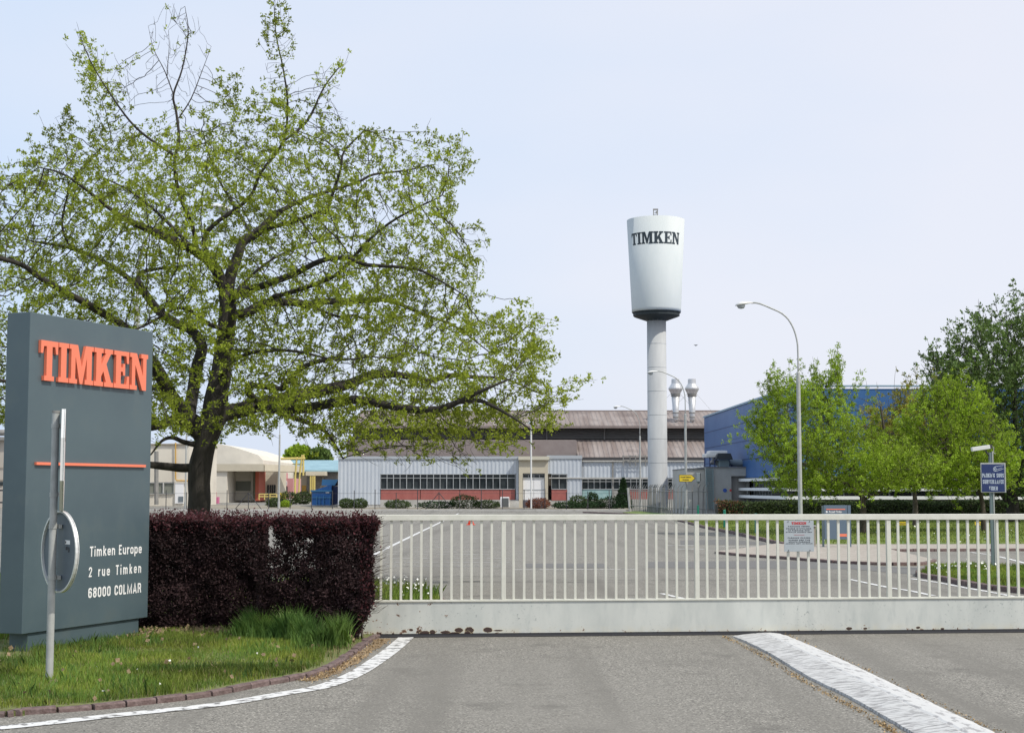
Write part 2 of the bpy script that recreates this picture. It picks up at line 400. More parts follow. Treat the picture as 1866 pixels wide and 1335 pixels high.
def text_obj(name, body, m, parent, x0, x1, z0, z1, y, bold=.0, depth=.004, spacing=1.0, local_front=True):
    """lettering fitted in a box of the parent's local x/z plane, facing local -y"""
    cu = bpy.data.curves.new(name, 'FONT'); cu.body = body; cu.size = 1; cu.extrude = 0.0; cu.offset = bold; cu.space_character = spacing
    cu.resolution_u = 3
    t = bpy.data.objects.new(name + '_tmp', cu); col.objects.link(t)
    dg = bpy.context.evaluated_depsgraph_get(); dg.update()
    me = bpy.data.meshes.new_from_object(t.evaluated_get(dg)); bpy.data.objects.remove(t)
    n = len(me.vertices); co = np.zeros(n * 3); me.vertices.foreach_get('co', co); co = co.reshape(-1, 3)
    mn = co.min(0); mxx = co.max(0)
    q = np.zeros_like(co)
    q[:, 0] = x0 + (co[:, 0] - mn[0]) / (mxx[0] - mn[0]) * (x1 - x0)
    q[:, 2] = z0 + (co[:, 1] - mn[1]) / (mxx[1] - mn[1]) * (z1 - z0)
    q[:, 1] = y
    me.vertices.foreach_set('co', q.ravel())
    bm = bmesh.new(); bm.from_mesh(me); bmesh.ops.remove_doubles(bm, verts=bm.verts, dist=1e-5)
    if bm.faces:
        r = bmesh.ops.extrude_face_region(bm, geom=bm.faces[:])
        for v in [k for k in r['geom'] if isinstance(k, bmesh.types.BMVert)]: v.co.y -= depth
    bmesh.ops.recalc_face_normals(bm, faces=bm.faces); bm.to_mesh(me); bm.free()
    me.materials.clear(); me.materials.append(m); me.name = name
    o = bpy.data.objects.new(name, me); col.objects.link(o); o.parent = parent
    return o

# condensed sans capitals and lower case as centre lines (closed lines end with True)
_l, _r, _m = .09, .39, .24
_O = [(_l, .24), (_l, .76), (.13, .87), (_m, .915), (.35, .87), (_r, .76), (_r, .24), (.35, .13), (_m, .085), (.13, .13)]
_o = [(_l, .2), (_l, .52), (.13, .60), (_m, .635), (.35, .60), (_r, .52), (_r, .2), (.35, .12), (_m, .085), (.13, .12)]
SANS = {
 'A': (.52, [([(.07, 0), (.26, .98), (.45, 0)], 0), ([(.14, .27), (.38, .27)], 0)]),
 'C': (.46, [([(_r, .66), (_r, .76), (.35, .87), (_m, .915), (.13, .87), (_l, .76), (_l, .24), (.13, .13), (_m, .085), (.35, .13), (_r, .24), (_r, .34)], 0)]),
 'D': (.48, [([(_l, .085), (_l, .915), (.26, .915), (.37, .84), (_r + .01, .74), (_r + .01, .26), (.37, .16), (.26, .085)], 1)]),
 'E': (.42, [([(.38, .915), (_l, .915), (_l, .085), (.38, .085)], 0), ([(_l, .51), (.34, .51)], 0)]),
 'G': (.48, [([(_r, .68), (_r, .76), (.35, .87), (_m, .915), (.13, .87), (_l, .76), (_l, .24), (.13, .13), (_m, .085), (.35, .13), (_r, .22), (_r, .46), (.27, .46)], 0)]),
 'I': (.18, [([(.09, 0), (.09, 1)], 0)]),
 'K': (.50, [([(_l, 0), (_l, 1)], 0), ([(.42, 1), (.12, .45)], 0), ([(.19, .58), (.44, 0)], 0)]),
 'L': (.40, [([(_l, 1), (_l, .085), (.38, .085)], 0)]),
 'M': (.66, [([(_l, 0), (_l, .93), (.33, .12), (.57, .93), (.57, 0)], 0)]),
 'N': (.50, [([(_l, 0), (_l, .95), (.41, .05), (.41, 1)], 0)]),
 'O': (.48, [(_O, 1)]), '0': (.48, [(_O, 1)]),
 'P': (.46, [([(_l, 0), (_l, .915), (.28, .915), (.37, .86), (_r, .76), (_r, .58), (.37, .49), (.28, .44), (_l, .44)], 0)]),
 'R': (.50, [([(_l, 0), (_l, .915), (.28, .915), (.37, .86), (_r, .76), (_r, .62), (.37, .53), (.28, .48), (_l, .48)], 0), ([(.28, .48), (.37, .38), (.42, 0)], 0)]),
 'S': (.46, [([(_r, .70), (_r, .78), (.35, .87), (_m, .915), (.13, .87), (_l, .77), (_l, .66), (.14, .57), (.34, .44), (_r, .34), (_r, .23), (.35, .13), (_m, .085), (.13, .13), (_l, .22), (_l, .30)], 0)]),
 'T': (.46, [([(.02, .915), (.44, .915)], 0), ([(.23, 0), (.23, .85)], 0)]),
 'U': (.48, [([(_l, 1), (_l, .24), (.13, .13), (_m, .085), (.35, .13), (_r, .24), (_r, 1)], 0)]),
 'V': (.50, [([(.07, 1), (.25, .04), (.43, 1)], 0)]),
 '2': (.48, [([(_l, .68), (_l, .78), (.14, .88), (_m, .915), (.34, .88), (_r, .78), (_r, .64), (_l + .01, .085), (.42, .085)], 0)]),
 '6': (.48, [([(_r, .72), (_r, .78), (.35, .87), (_m, .915), (.13, .87), (_l, .76), (_l, .24), (.13, .13), (_m, .085), (.35, .13), (_r, .22), (_r, .42), (.35, .53), (_m, .57), (.13, .53)], 0)]),
 '8': (.48, [([(_m, .53), (.13, .60), (_l, .70), (_l, .78), (.14, .88), (_m, .915), (.34, .88), (_r, .78), (_r, .70), (.35, .60)], 1), ([(_m, .50), (.12, .44), (_l, .34), (_l, .22), (.13, .13), (_m, .085), (.35, .13), (_r, .22), (_r, .34), (.36, .44)], 1)]),
 'e': (.46, [([(_l, .37), (_r, .37), (_r, .50), (.35, .60), (_m, .635), (.13, .60), (_l, .50), (_l, .22), (.13, .12), (_m, .085), (.35, .12), (_r, .2)], 0)]),
 'i': (.18, [([(.09, 0), (.09, .70)], 0), ([(.09, .84), (.09, 1)], 0)]),
 'k': (.44, [([(_l, 0), (_l, 1)], 0), ([(.37, .70), (.13, .32)], 0), ([(.19, .40), (.39, 0)], 0)]),
 'm': (.72, [([(_l, 0), (_l, .72)], 0), ([(.11, .54), (.20, .635), (.30, .60), (.345, .52), (.345, 0)], 0), ([(.38, .54), (.46, .635), (.56, .60), (.60, .52), (.60, 0)], 0)]),
 'n': (.46, [([(_l, 0), (_l, .72)], 0), ([(.11, .54), (.21, .635), (.33, .60), (.37, .52), (.37, 0)], 0)]),
 'o': (.46, [(_o, 1)]),
 'p': (.46, [([(_l, -.26), (_l, .72)], 0), ([(.11, .56), (_m, .635), (.35, .60), (_r, .52), (_r, .2), (.35, .12), (_m, .085), (.11, .16)], 0)]),
 'r': (.32, [([(_l, 0), (_l, .72)], 0), ([(.11, .5), (.2, .62), (.31, .64)], 0)]),
 'u': (.46, [([(_l, .70), (_l, .2), (.13, .12), (_m - .01, .085), (.35, .16)], 0), ([(.37, 0), (.37, .70)], 0)]),
}
def sans_obj(name, body, m, parent, x0, x1, z0, h, y, gap=.07, space=.22, t=.165, depth=.0012):
    tot = sum(SANS[c][0] if c != ' ' else space for c in body) + gap * (len(body) - 1); sx = (x1 - x0) / tot; x = 0; mb = MB(); lay = 0
    for c in body:
        if c == ' ':
            _word(mb, name, m, parent); mb = MB(); x += space + gap; continue
        w, strokes = SANS[c]
        for P, closed in strokes:
            lay = (lay + 1) % 3; yy = y - depth - lay * .0004; n = len(P); L_ = []; R_ = []
            Q = [Vector(((x + a) * sx, b * h)) for a, b in P]; hw = t * h / 2 * .92
            for i in range(n):
                a = Q[(i - 1) % n] if (closed or i > 0) else None; b = Q[(i + 1) % n] if (closed or i < n - 1) else None
                d1 = (Q[i] - a).normalized() if a is not None else (b - Q[i]).normalized(); d2 = (b - Q[i]).normalized() if b is not None else d1
                n1 = Vector((-d1.y, d1.x)); n2 = Vector((-d2.y, d2.x)); mm = (n1 + n2)
                if mm.length < .3: mm = n1
                mm.normalize(); k = hw / max(.55, mm.dot(n1)); L_.append(Q[i] + mm * k); R_.append(Q[i] - mm * k)
            vs = [(x0 + p.x, yy, z0 + p.y) for p in L_] + [(x0 + p.x, yy, z0 + p.y) for p in R_]
            fs = [(i, (i + 1) % n, n + (i + 1) % n, n + i) for i in range(n if closed else n - 1)]
            mb.add(vs, fs)
        x += w + gap
    return _word(mb, name, m, parent)
def _word(mb, name, m, parent):
    me = bpy.data.meshes.new(name); me.from_pydata(mb.v, [], mb.f); bm = bmesh.new(); bm.from_mesh(me)
    bm.normal_update()
    for f in bm.faces:
        if f.normal.y > 0: f.normal_flip()
    bm.to_mesh(me); bm.free(); me.materials.append(m); o = bpy.data.objects.new(name, me); col.objects.link(o); o.parent = parent
    return o

# ------------------------------------------------------------------ foliage helpers
def leaf_obj(name, P, size, m, parent=None, up=.3, flat=None, aspect=.5, tint=None, jitter=.35, dirs=None):
    n = len(P); P = np.asarray(P, float)
    d = rng.normal(size=(n, 3)) if dirs is None else dirs + rng.normal(size=(n, 3)) * .5
    d[:, 2] += up; d /= np.linalg.norm(d, axis=1)[:, None]
    q = rng.normal(size=(n, 3)); w = np.cross(d, q); w /= np.linalg.norm(w, axis=1)[:, None]
    nn = np.cross(d, w)
    s = size * rng.uniform(1 - jitter, 1 + jitter, n)[:, None]
    V = np.stack([P, P + d * s * .5 + w * s * aspect * .5 + nn * s * .08, P + d * s, P + d * s * .5 - w * s * aspect * .5 + nn * s * .08], 1).reshape(-1, 3)
    me = bpy.data.meshes.new(name)
    me.vertices.add(4 * n); me.vertices.foreach_set('co', V.ravel())
    me.loops.add(4 * n); me.loops.foreach_set('vertex_index', np.arange(4 * n))
    me.polygons.add(n); me.polygons.foreach_set('loop_start', np.arange(n) * 4); me.polygons.foreach_set('loop_total', np.full(n, 4))
    me.update()
    a = me.attributes.new('tint', 'FLOAT', 'POINT')
    t = rng.uniform(0, 1, n) if tint is None else tint
    a.data.foreach_set('value', np.repeat(t, 4).astype(np.float32))
    me.materials.append(m)
    o = bpy.data.objects.new(name, me); col.objects.link(o)
    if parent is not None:
        me.transform(Matrix.Translation(-Vector(parent.location))); o.parent = parent
    return o
def clumpnoise(P, sc, seed=0.0):
    return np.array([mnoise.noise(Vector((p[0] * sc + seed, p[1] * sc, p[2] * sc))) for p in P])

def inpoly(x, y, poly):
    ins = np.zeros(len(x), bool); n = len(poly)
    for i in range(n):
        x1, y1 = poly[i]; x2, y2 = poly[(i + 1) % n]
        if y1 == y2: continue
        c = ((y1 > y) != (y2 > y)) & (x < (x2 - x1) * (y - y1) / (y2 - y1) + x1); ins ^= c
    return ins

def crown_points(poly, Yc, dr, n, shell=0.0):
    poly = np.array(poly, float); x0, y0 = poly.min(0); x1, y1 = poly.max(0); out = []
    rows = np.linspace(y0, y1, 80); ext = []
    for r in rows:
        xs = []
        for i in range(len(poly)):
            a, b = poly[i], poly[(i + 1) % len(poly)]
            if (a[1] > r) != (b[1] > r): xs.append(a[0] + (r - a[1]) / (b[1] - a[1]) * (b[0] - a[0]))
        ext.append((min(xs), max(xs)) if xs else (x0, x0 + 1))
    ext = np.array(ext)
    while len(out) < n:
        X = rng.uniform(x0, x1, n); Y = rng.uniform(y0, y1, n); k = inpoly(X, Y, poly); X, Y = X[k], Y[k]
        idx = ((Y - y0) / (y1 - y0) * 79).astype(int); l, r = ext[idx, 0], ext[idx, 1]
        hw = (r - l) / 2; rel = np.clip((X - (l + r) / 2) / np.maximum(hw, 1), -1, 1)
        D = np.minimum(dr, hw / F * Yc) * np.sqrt(1 - rel ** 2 * .9)
        u = rng.uniform(-1, 1, len(X)); u = np.sign(u) * np.abs(u) ** (1 - shell)
        for a, b, c in zip(X, Y, D * u): out.append(at(a, b, Yc + c)[:])
    return np.array(out[:n])

THICK = 1.0
def grow(limbs, attr, Yc, step, dinf, dkill, iters=70, trop=(0, 0, 0)):
    pos = []; par = []; spec = []
    for pts in limbs:
        rad = None
        if isinstance(pts, tuple): rad, pts = pts
        W_ = [at(p[0], p[1], Yc + (p[2] if len(p) > 2 else 0)) for p in pts]
        W_ = smoothline(W_, 4)
        if pos:
            A = np.array(pos); d = np.linalg.norm(A - np.array(W_[0]), axis=1); k = int(d.argmin())
        else: k = -1
        total = sum((W_[i + 1] - W_[i]).length for i in range(len(W_) - 1)); run = 0
        prev = W_[0]
        if k >= 0 and (Vector(pos[k]) - W_[0]).length > step * .3 or k < 0:
            pos.append(tuple(W_[0])); par.append(k); spec.append(rad[0] if rad else 0); k = len(pos) - 1
        for q in W_[1:]:
            l = (q - prev).length; m = max(1, int(round(l / step)))
            for j in range(1, m + 1):
                c = prev.lerp(q, j / m); run += l / m
                pos.append(tuple(c)); par.append(k); k = len(pos) - 1
                spec.append((rad[0] + (rad[1] - rad[0]) * min(1, run / total)) * THICK if rad else 0)
            prev = q
    P = np.array(pos); A = np.array(attr); trop = np.array(trop)
    near = np.full(len(A), -1); nd = np.full(len(A), 1e9)
    def upd(i0):
        B = P[i0:]
        for c0 in range(0, len(B), 400):
            C = B[c0:c0 + 400]; D = np.linalg.norm(A[:, None, :] - C[None], axis=2); k = D.argmin(1); v = D[np.arange(len(A)), k]
            b = v < nd; nd[b] = v[b]; near[b] = i0 + c0 + k[b]
    upd(0); cnt = {}
    for it in range(iters):
        alive = nd > dkill; A = A[alive]; near = near[alive]; nd = nd[alive]
        if len(A) == 0: break
        k = nd < dinf
        if not k.any(): k = nd < nd.min() * 1.5
        acc = np.zeros_like(P); d = (A[k] - P[near[k]]); d /= np.linalg.norm(d, axis=1)[:, None] + 1e-9
        np.add.at(acc, near[k], d); idx = np.unique(near[k]); new = []; npar = []
        for i in idx:
            if cnt.get(i, 0) >= 4: continue
            v = acc[i]; l = np.linalg.norm(v)
            if l < 1e-4: v = rng.normal(size=3); l = np.linalg.norm(v)
            v = v / l + trop + rng.normal(size=3) * .13; v /= np.linalg.norm(v)
            cnt[i] = cnt.get(i, 0) + 1; new.append(P[i] + v * step); npar.append(int(i))
        if not new: break
        i0 = len(P); P = np.vstack([P, np.array(new)]); par += npar; spec += [0] * len(new); upd(i0)
    return P, par, spec
def radii(P, par, spec, tip, ex=2.3):
    n = len(P); a = np.zeros(n); ch = [[] for _ in range(n)]
    for i in range(n):
        if par[i] >= 0: ch[par[i]].append(i)
    order = []; st = [i for i in range(n) if par[i] < 0]
    while st:
        i = st.pop(); order.append(i); st += ch[i]
    for i in reversed(order):
        a[i] = (sum(a[c] for c in ch[i]) if ch[i] else tip ** ex)
    r = a ** (1 / ex)
    sp = np.array(spec); r = np.where(sp > 0, sp, r)
    for i in order:
        if par[i] >= 0: r[i] = min(r[i], r[par[i]])
    return r, ch, order
def branch_mesh(P, par, r, ch, name, m, parent, minr=0):
    V = []; Fc = []; n = len(P); started = [(-1, i) for i in range(n) if par[i] < 0]
    while started:
        p0, i = started.pop(); chain = ([p0] if p0 >= 0 else []) + [i]
        while ch[i]:
            cs = sorted(ch[i], key=lambda c: -r[c]); started += [(i, c) for c in cs[1:]]; i = cs[0]; chain.append(i)
        if len(chain) < 2: continue
        r0 = r[chain[1]] if p0 >= 0 else r[chain[0]]
        k = 12 if r0 > .1 else 7 if r0 > .04 else 4 if r0 > .014 else 3
        ref = None; base = len(V)
        for j, c in enumerate(chain):
            d = Vector(P[chain[min(j + 1, len(chain) - 1)]] - P[chain[max(j - 1, 0)]])
            if d.length < 1e-6: d = Vector((0, 0, 1))
            d.normalize()
            if ref is None: ref = Vector((1, 0, 0)) if abs(d.x) < .8 else Vector((0, 1, 0))
            u = (ref - d * ref.dot(d))
            if u.length < 1e-4: u = d.orthogonal()
            u.normalize(); w = d.cross(u); ref = u
            rad = min(r[c], r0) if (p0 >= 0 and j == 0) else r[c]
            if j == len(chain) - 1: rad *= .5
            for q in range(k):
                jj = 1 + (.10 * mnoise.noise(Vector((P[c][0] * 3 + q * 1.7, P[c][1] * 3, P[c][2] * 2.2))) * 2 if rad > .05 else 0)
                V.append(tuple(Vector(P[c]) + (u * cos(2 * pi * q / k) + w * sin(2 * pi * q / k)) * rad * jj))
        for j in range(len(chain) - 1):
            for q in range(k): Fc.append((base + j * k + q, base + j * k + (q + 1) % k, base + (j + 1) * k + (q + 1) % k, base + (j + 1) * k + q))
    o = MB(); o.v = V; o.f = Fc
    return o.build(name, m, parent, smooth=True)
def tree(name, label, limbs, polys, Yc, dr, natt, step, dinf, dkill, tip, leaf, leaf_n, lm, bm_, base_px, group=None, trop=(0, 0, .1), dens=None, spread=.1, aspect=.5, sz_r=.014, shell=0.0, up=.3, shoots=None, holes=(.78, 1.9, 1.1)):
    b = at(base_px[0], base_px[1], Yc); root = thing(name, label, 'tree', (b.x, b.y, 0), group=group)
    A = np.vstack([crown_points(p, Yc, dr, int(natt * w), shell) for p, w in polys])
    P, par, spec = grow(limbs, A, Yc, step, dinf, dkill, trop=trop)
    if shoots:
        kids = set(par); ends = np.array([i for i in range(len(P)) if i not in kids and i > 50]); cen = P.mean(0)
        rel = (P[ends] - cen) / P.std(0); sc = np.linalg.norm(rel, axis=1) + rng.uniform(0, .8, len(ends)); pick = ends[np.argsort(-sc)[:shoots[0]]]
        ext = []; 
        for i in pick:
            o_ = P[i] - cen; o_ /= np.linalg.norm(o_); d = P[i] - P[par[i]]; d /= np.linalg.norm(d) + 1e-9
            d = d * .5 + o_ * .8 + np.array([0, 0, shoots[2]]) + rng.normal(size=3) * .25; d /= np.linalg.norm(d); Ln = rng.uniform(.35, 1) * shoots[1]; cur = P[i].copy(); pi_ = int(i)
            for q in range(max(2, int(Ln / (step * .9)))):
                d = d + rng.normal(size=3) * .10 + np.array([0, 0, .05]); d /= np.linalg.norm(d); cur = cur + d * step * .9; ext.append(cur.copy()); par.append(pi_); spec.append(0); pi_ = len(P) + len(ext) - 1
        P = np.vstack([P, np.array(ext)])
    r, ch, order = radii(P, par, spec, tip)
    branch_mesh(P, par, r, ch, 'trunk', bm_, root)
    k = np.where(r < sz_r)[0]
    if dens is None: dens = lambda a, b: np.ones(a.shape)
    if dens is not None:
        pr = dens(*proj(P[k])) * np.clip(holes[0] + holes[1] * clumpnoise(P[k], holes[2], 3.), .12, 1.15); k = k[rng.uniform(size=len(k)) < pr]
    reps = rng.integers(max(1, int(leaf_n * .5)), int(leaf_n * 1.5) + 1, len(k)); idx = np.repeat(k, reps)
    C = P[idx] + np.repeat(rng.normal(size=(len(k), 3)) * spread * .8, reps, axis=0) + rng.normal(size=(len(idx), 3)) * spread * .35
    tn = np.clip(.5 + clumpnoise(P[k], .9) * .9, 0, 1); tint = np.clip(np.repeat(tn, reps) + rng.normal(size=len(idx)) * .22, 0, 1)
    leaf_obj('crown', C, leaf, lm, root, up=up, tint=tint, aspect=aspect)
    print(name, 'nodes', len(P), 'leaves', len(idx))
    return root

def bush(name, label, blobs, m, leaf, n, group=None, cat='shrub', kindparts=True):
    """blobs: list of (x,y,z,rx,ry,rz) ellipsoids"""
    b = blobs[0]; root = thing(name, label, cat, (b[0], b[1], 0), group=group)
    pts = []; per = n // len(blobs)
    for (x, y, z, rx, ry, rz) in blobs:
        d = rng.normal(size=(per, 3)); d /= np.linalg.norm(d, axis=1)[:, None]
        rr = rng.uniform(.55, 1.0, per) ** .5
        nf = 1 + .28 * clumpnoise(d * 2.1, 1.0, x)
        p = d * (rr * nf)[:, None] * np.array([rx, ry, rz]) + np.array([x, y, z])
        pts.append(p)
    P = np.vstack(pts); P[:, 2] = np.maximum(P[:, 2], .02)
    leaf_obj('foliage', P, leaf, m, root, up=.5, aspect=.55)
    mb = MB()
    for (x, y, z, rx, ry, rz) in blobs:
        for k in range(6):
            a = random.uniform(0, 6.28); q = random.uniform(.3, .8)
            mb.tube([(x, y, 0), (x + cos(a) * rx * q * .4, y + sin(a) * ry * q * .4, z * .6), (x + cos(a) * rx * q, y + sin(a) * ry * q, z + rz * .5)], [.03, .02, .008], 4)
    mb.build('stem', M_bark2, root)
    return root

# ================================================================== GROUND
road = sheet('ground', [(-900, -30), (900, -30), (900, 3000), (-900, 3000)], 0, M_road)

# verge on the left, slightly raised
kerb_px = [(-60, 1306), (0, 1303), (146, 1294), (274, 1281), (373, 1269), (463, 1251), (553, 1234), (609, 1213), (652, 1183), (690, 1159)]
kp = [g(*p) for p in kerb_px]
kline = smoothline([Vector((-9.5, 10.9, 0))] + kp + [Vector((-1.15, 19.5, 0)), Vector((-1.08, 21.5, 0)), Vector((-1.1, 23.2, 0)), Vector((-1.9, 25.4, 0)), Vector((-3.5, 26.8, 0))], 5)
verge_pts = [(p.x - .03, p.y + .02) for p in kline] + [(-8, 29), (-14, 31), (-30, 31), (-30, 10.8)]
verge = sheet('grass_verge', verge_pts, .040, M_grassbase, thick=.05)
kerb(MB(), kline, .09, .043, .27).build('kerb', M_pinkstone, None)['kind'] = 'structure'
lm_ = MB(); litter_line = smoothline([g(560, 1240), g(612, 1222), g(655, 1195), g(700, 1163)], 6)
ribbon(lm_, litter_line, .13, .004, .035)
DL = [smoothline([g(*p) for p in q], 12) for q in ([(1320, 1160), (1388, 1194), (1459, 1238), (1538, 1280), (1607, 1320), (1650, 1352)], [(1425, 1154), (1500, 1185), (1620, 1240), (1745, 1300), (1830, 1340)])]
ribbon(lm_, smoothline([g(1600, 1029), g(1660, 1030), g(1705, 1027)], 5), .25, .004, .05)
tag(lm_.build('dry_litter', M_litter), 'brown dry plant litter lying in thin strips beside kerbs', 'litter', kind='stuff')
EW = .18
wl = smoothline([g(*p) for p in [(-80, 1332), (0, 1326), (99, 1316), (214, 1303), (343, 1290), (429, 1279), (514, 1264), (587, 1251), (643, 1230), (686, 1204), (720, 1179), (742, 1159), (748, 1150)]], 10)
mb = MB(); ribbon(mb, wl, EW, .006, .0015); o = mb.build('edge_line', M_white); o['kind'] = 'structure'

# painted lot markings
mb = MB()
def line(p, q, w, z=.006, far=False): ribbon(mb, [g(*p).lerp(g(*q), t / 6) for t in range(7)], w, z, .004)
line((640, 1030), (836, 935), .13)
line((1212, 993.5), (1264, 993.5), .16); line((1234, 1000), (1284, 1000), .2)
line((1310, 995), (1377, 995), .12)
line((938, 1037.5), (1160, 1037), .10)
line((1205, 1081), (1243, 1090), .1)
for pts in ([(1548, 1055), (1580, 1062), (1624, 1071), (1657, 1076), (1700, 1085)], [(1660, 1054), (1714, 1062), (1767, 1072), (1829, 1083), (1880, 1094)], [(1769, 1006), (1800, 1010), (1834, 1017), (1880, 1029)]):
    ribbon(mb, smoothline([g(*p) for p in pts], 5), .11, .006, .003)
mb.build('road_marking', M_white)['kind'] = 'structure'
mb = MB()
for i, yy in enumerate([952, 957, 963, 970, 980, 987, 996.5, 1005, 1010, 1017, 1024, 1031]):
    a = random.uniform(690, 720); b = random.uniform(900, 935); line((a, yy), (b, yy), .07 + .03 * (i > 5), .0055)
for i, yy in enumerate([956, 962, 971, 980]):
    line((1205, yy), (1243 - i * 2, yy), .08, .0055)
for x0, yy in ((0, 945), (0, 952), (-40, 960)): line((x0, yy), (40, yy), .1, .0055)
mb.build('faded_parking_line', M_white_faint)['kind'] = 'structure'
# darker flat patches on the car park surface
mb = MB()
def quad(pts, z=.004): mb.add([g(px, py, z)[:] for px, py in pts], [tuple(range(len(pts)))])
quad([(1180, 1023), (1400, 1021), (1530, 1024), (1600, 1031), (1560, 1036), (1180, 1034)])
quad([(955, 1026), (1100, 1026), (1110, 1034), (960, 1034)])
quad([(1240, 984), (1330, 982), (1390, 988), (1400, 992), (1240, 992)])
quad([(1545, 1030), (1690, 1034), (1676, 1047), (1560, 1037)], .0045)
mb.build('darker_patch', M_patch)['kind'] = 'structure'
mb = MB()
for (a, b, c) in (((690, 1050), (930, 1050), .05), ((690, 1059), (1160, 1061), .04), ((840, 1059.5), (880, 1059), .09), ((960, 1058), (1225, 1056), .04), ((1225, 1057), (1550, 1057), .05), ((800, 963), (860, 963), .12), ((780, 940), (860, 941), .2), ((900, 948), (1100, 950), .1), ((700, 932), (800, 931), .25), ((850, 933), (960, 932), .2)):
    n = 24; ribbon(mb, [g(a[0], a[1]).lerp(g(b[0], b[1]), t / n) + Vector((0, random.uniform(-.06, .06), 0)) for t in range(n + 1)], c, .005, .012)
mb.build('tar_crack', mat('tar', (.07, .07, .07), .7))['kind'] = 'structure'

# paved path, lawn and island beyond the gate
path_px = [(1302, 1008), (1367, 1013.5), (1451, 1019.5), (1535, 1026), (1640, 1029.5), (1690, 1027), (1702, 1023), (1660, 1013), (1625, 1004.5), (1740, 1003.5), (1866, 1003), (2200, 1003), (2200, 992), (1600, 992), (1428, 991), (1360, 1001)]
sheet('paved_path', [g(*p) for p in path_px], .06, M_paver, thick=.08)
lawn_px = [(1224, 946), (1283, 961), (1337, 972), (1384, 983), (1428, 993), (1500, 994.5), (1600, 994.5), (1866, 994), (2200, 994)]
lp = [g(*p) for p in lawn_px] + [Vector((60, 84, 0)), Vector((10, 84, 0))]
sheet('lawn', lp, .075, M_lawn, thick=.1)
isl_px = [(1676, 1050), (1687, 1045), (1699, 1037), (1760, 1034), (1866, 1040), (2100, 1050), (2100, 1100), (1866, 1080), (1769, 1067), (1714, 1056)]
sheet('grass_island', [g(*p) for p in isl_px], .07, M_lawn, thick=.09)
mb = MB()
kerb(mb, smoothline([g(*p) for p in [(1702, 1023), (1690, 1028), (1640, 1030), (1535, 1026.5), (1451, 1020), (1367, 1014), (1302, 1008)]], 5), .12, .07, .5)
kerb(mb, smoothline([g(*p) for p in [(1430, 994), (1384, 983.5), (1337, 972.5), (1283, 961.5), (1224, 946.5), (1150, 938), (1060, 934)]], 5), .14, .1, .6)
kerb(mb, smoothline([g(*p) for p in [(1625, 1004.5), (1740, 1004), (1866, 1003.5), (2200, 1003.5)]], 5), .12, .07, .6)
kerb(mb, smoothline([g(*p) for p in [(1699, 1036), (1684, 1044), (1674, 1050), (1714, 1057), (1769, 1068), (1866, 1081), (2100, 1102)]], 5), .13, .09, .5)
mb.build('kerb', M_pinkstone)['kind'] = 'structure'
sheet('planting_strip', [g(*p) for p in [(380, 929.5), (1150, 930), (1150, 923), (380, 921)]], .05, M_soil, thick=.08)
mb = MB(); kerb(mb, [g(230, 930.5), g(700, 930.5), g(1150, 931)], .15, .13, 1.0); mb.build('kerb', M_concl)['kind'] = 'structure'
sheet('grass_patch', [g(*p) for p in [(1135, 934), (1160, 931), (1250, 939), (1290, 946), (1240, 944), (1190, 940)]], .04, M_lawn, thick=.06)

# white raised divider: long low ridge with a flat right half
mb = MB()
Lp = smoothline([g(*p) for p in [(1334, 1159), (1400, 1191), (1471, 1234), (1550, 1273), (1621, 1314), (1657, 1335)]] + [Vector((2.82, 8.5, 0)), Vector((2.85, 6.5, 0))], 14)
n_ = len(Lp); prof_v = []
Rp = smoothline([g(*p) for p in [(1418, 1153), (1493, 1184), (1610, 1239), (1735, 1300), (1810, 1335)]] + [Vector((3.46, 8.5, 0)), Vector((3.5, 6.5, 0))], 14)
def resamp(P, n):
    d = [0]
    for i in range(len(P) - 1): d.append(d[-1] + (P[i + 1] - P[i]).length)
    out = []
    for k in range(n):
        t = d[-1] * k / (n - 1); i = 0
        while i < len(d) - 2 and d[i + 1] < t: i += 1
        out.append(P[i].lerp(P[i + 1], (t - d[i]) / max(1e-9, d[i + 1] - d[i])))
    return out
NB = 220; A_ = resamp(Lp, NB); B_ = resamp(Rp, NB); vs = []; fs = []
prof = [(-.01, -.01), (0, .022), (.10, .030), (.22, .040), (.34, .050), (.46, .058), (.50, .050), (.54, .058), (.80, .050), (.97, .02), (1.0, -.01)]
for i in range(NB):
    endf = min(1, i / 10)
    for u, h in prof:
        c = A_[i].lerp(B_[i], u); nn = mnoise.noise(Vector((c.x * 9, c.y * 9, u))) * .003 + (mnoise.noise(Vector((c.x * 2, c.y * 26, 3.))) * .003 if .05 < u < .5 else 0)
        c2 = c + Vector((mnoise.noise(Vector((c.y * 5, u, 0))) * .012, 0, 0))
        vs.append((c2.x, c2.y, h * (.35 + .65 * endf) + (nn if h > 0 else 0)))
k = len(prof)
for i in range(NB - 1):
    for j in range(k - 1): fs.append((i * k + j, i * k + j + 1, (i + 1) * k + j + 1, (i + 1) * k + j))
fs.append(tuple(range(k)))
mb.add(vs, fs); o = mb.build('traffic_divider', M_bump); o['kind'] = 'structure'; o.data.materials.append(M_bump2)
for p_ in o.data.polygons:
    j = min(p_.vertices) % k
    if j >= 6 and len(p_.vertices) == 4: p_.material_index = 1

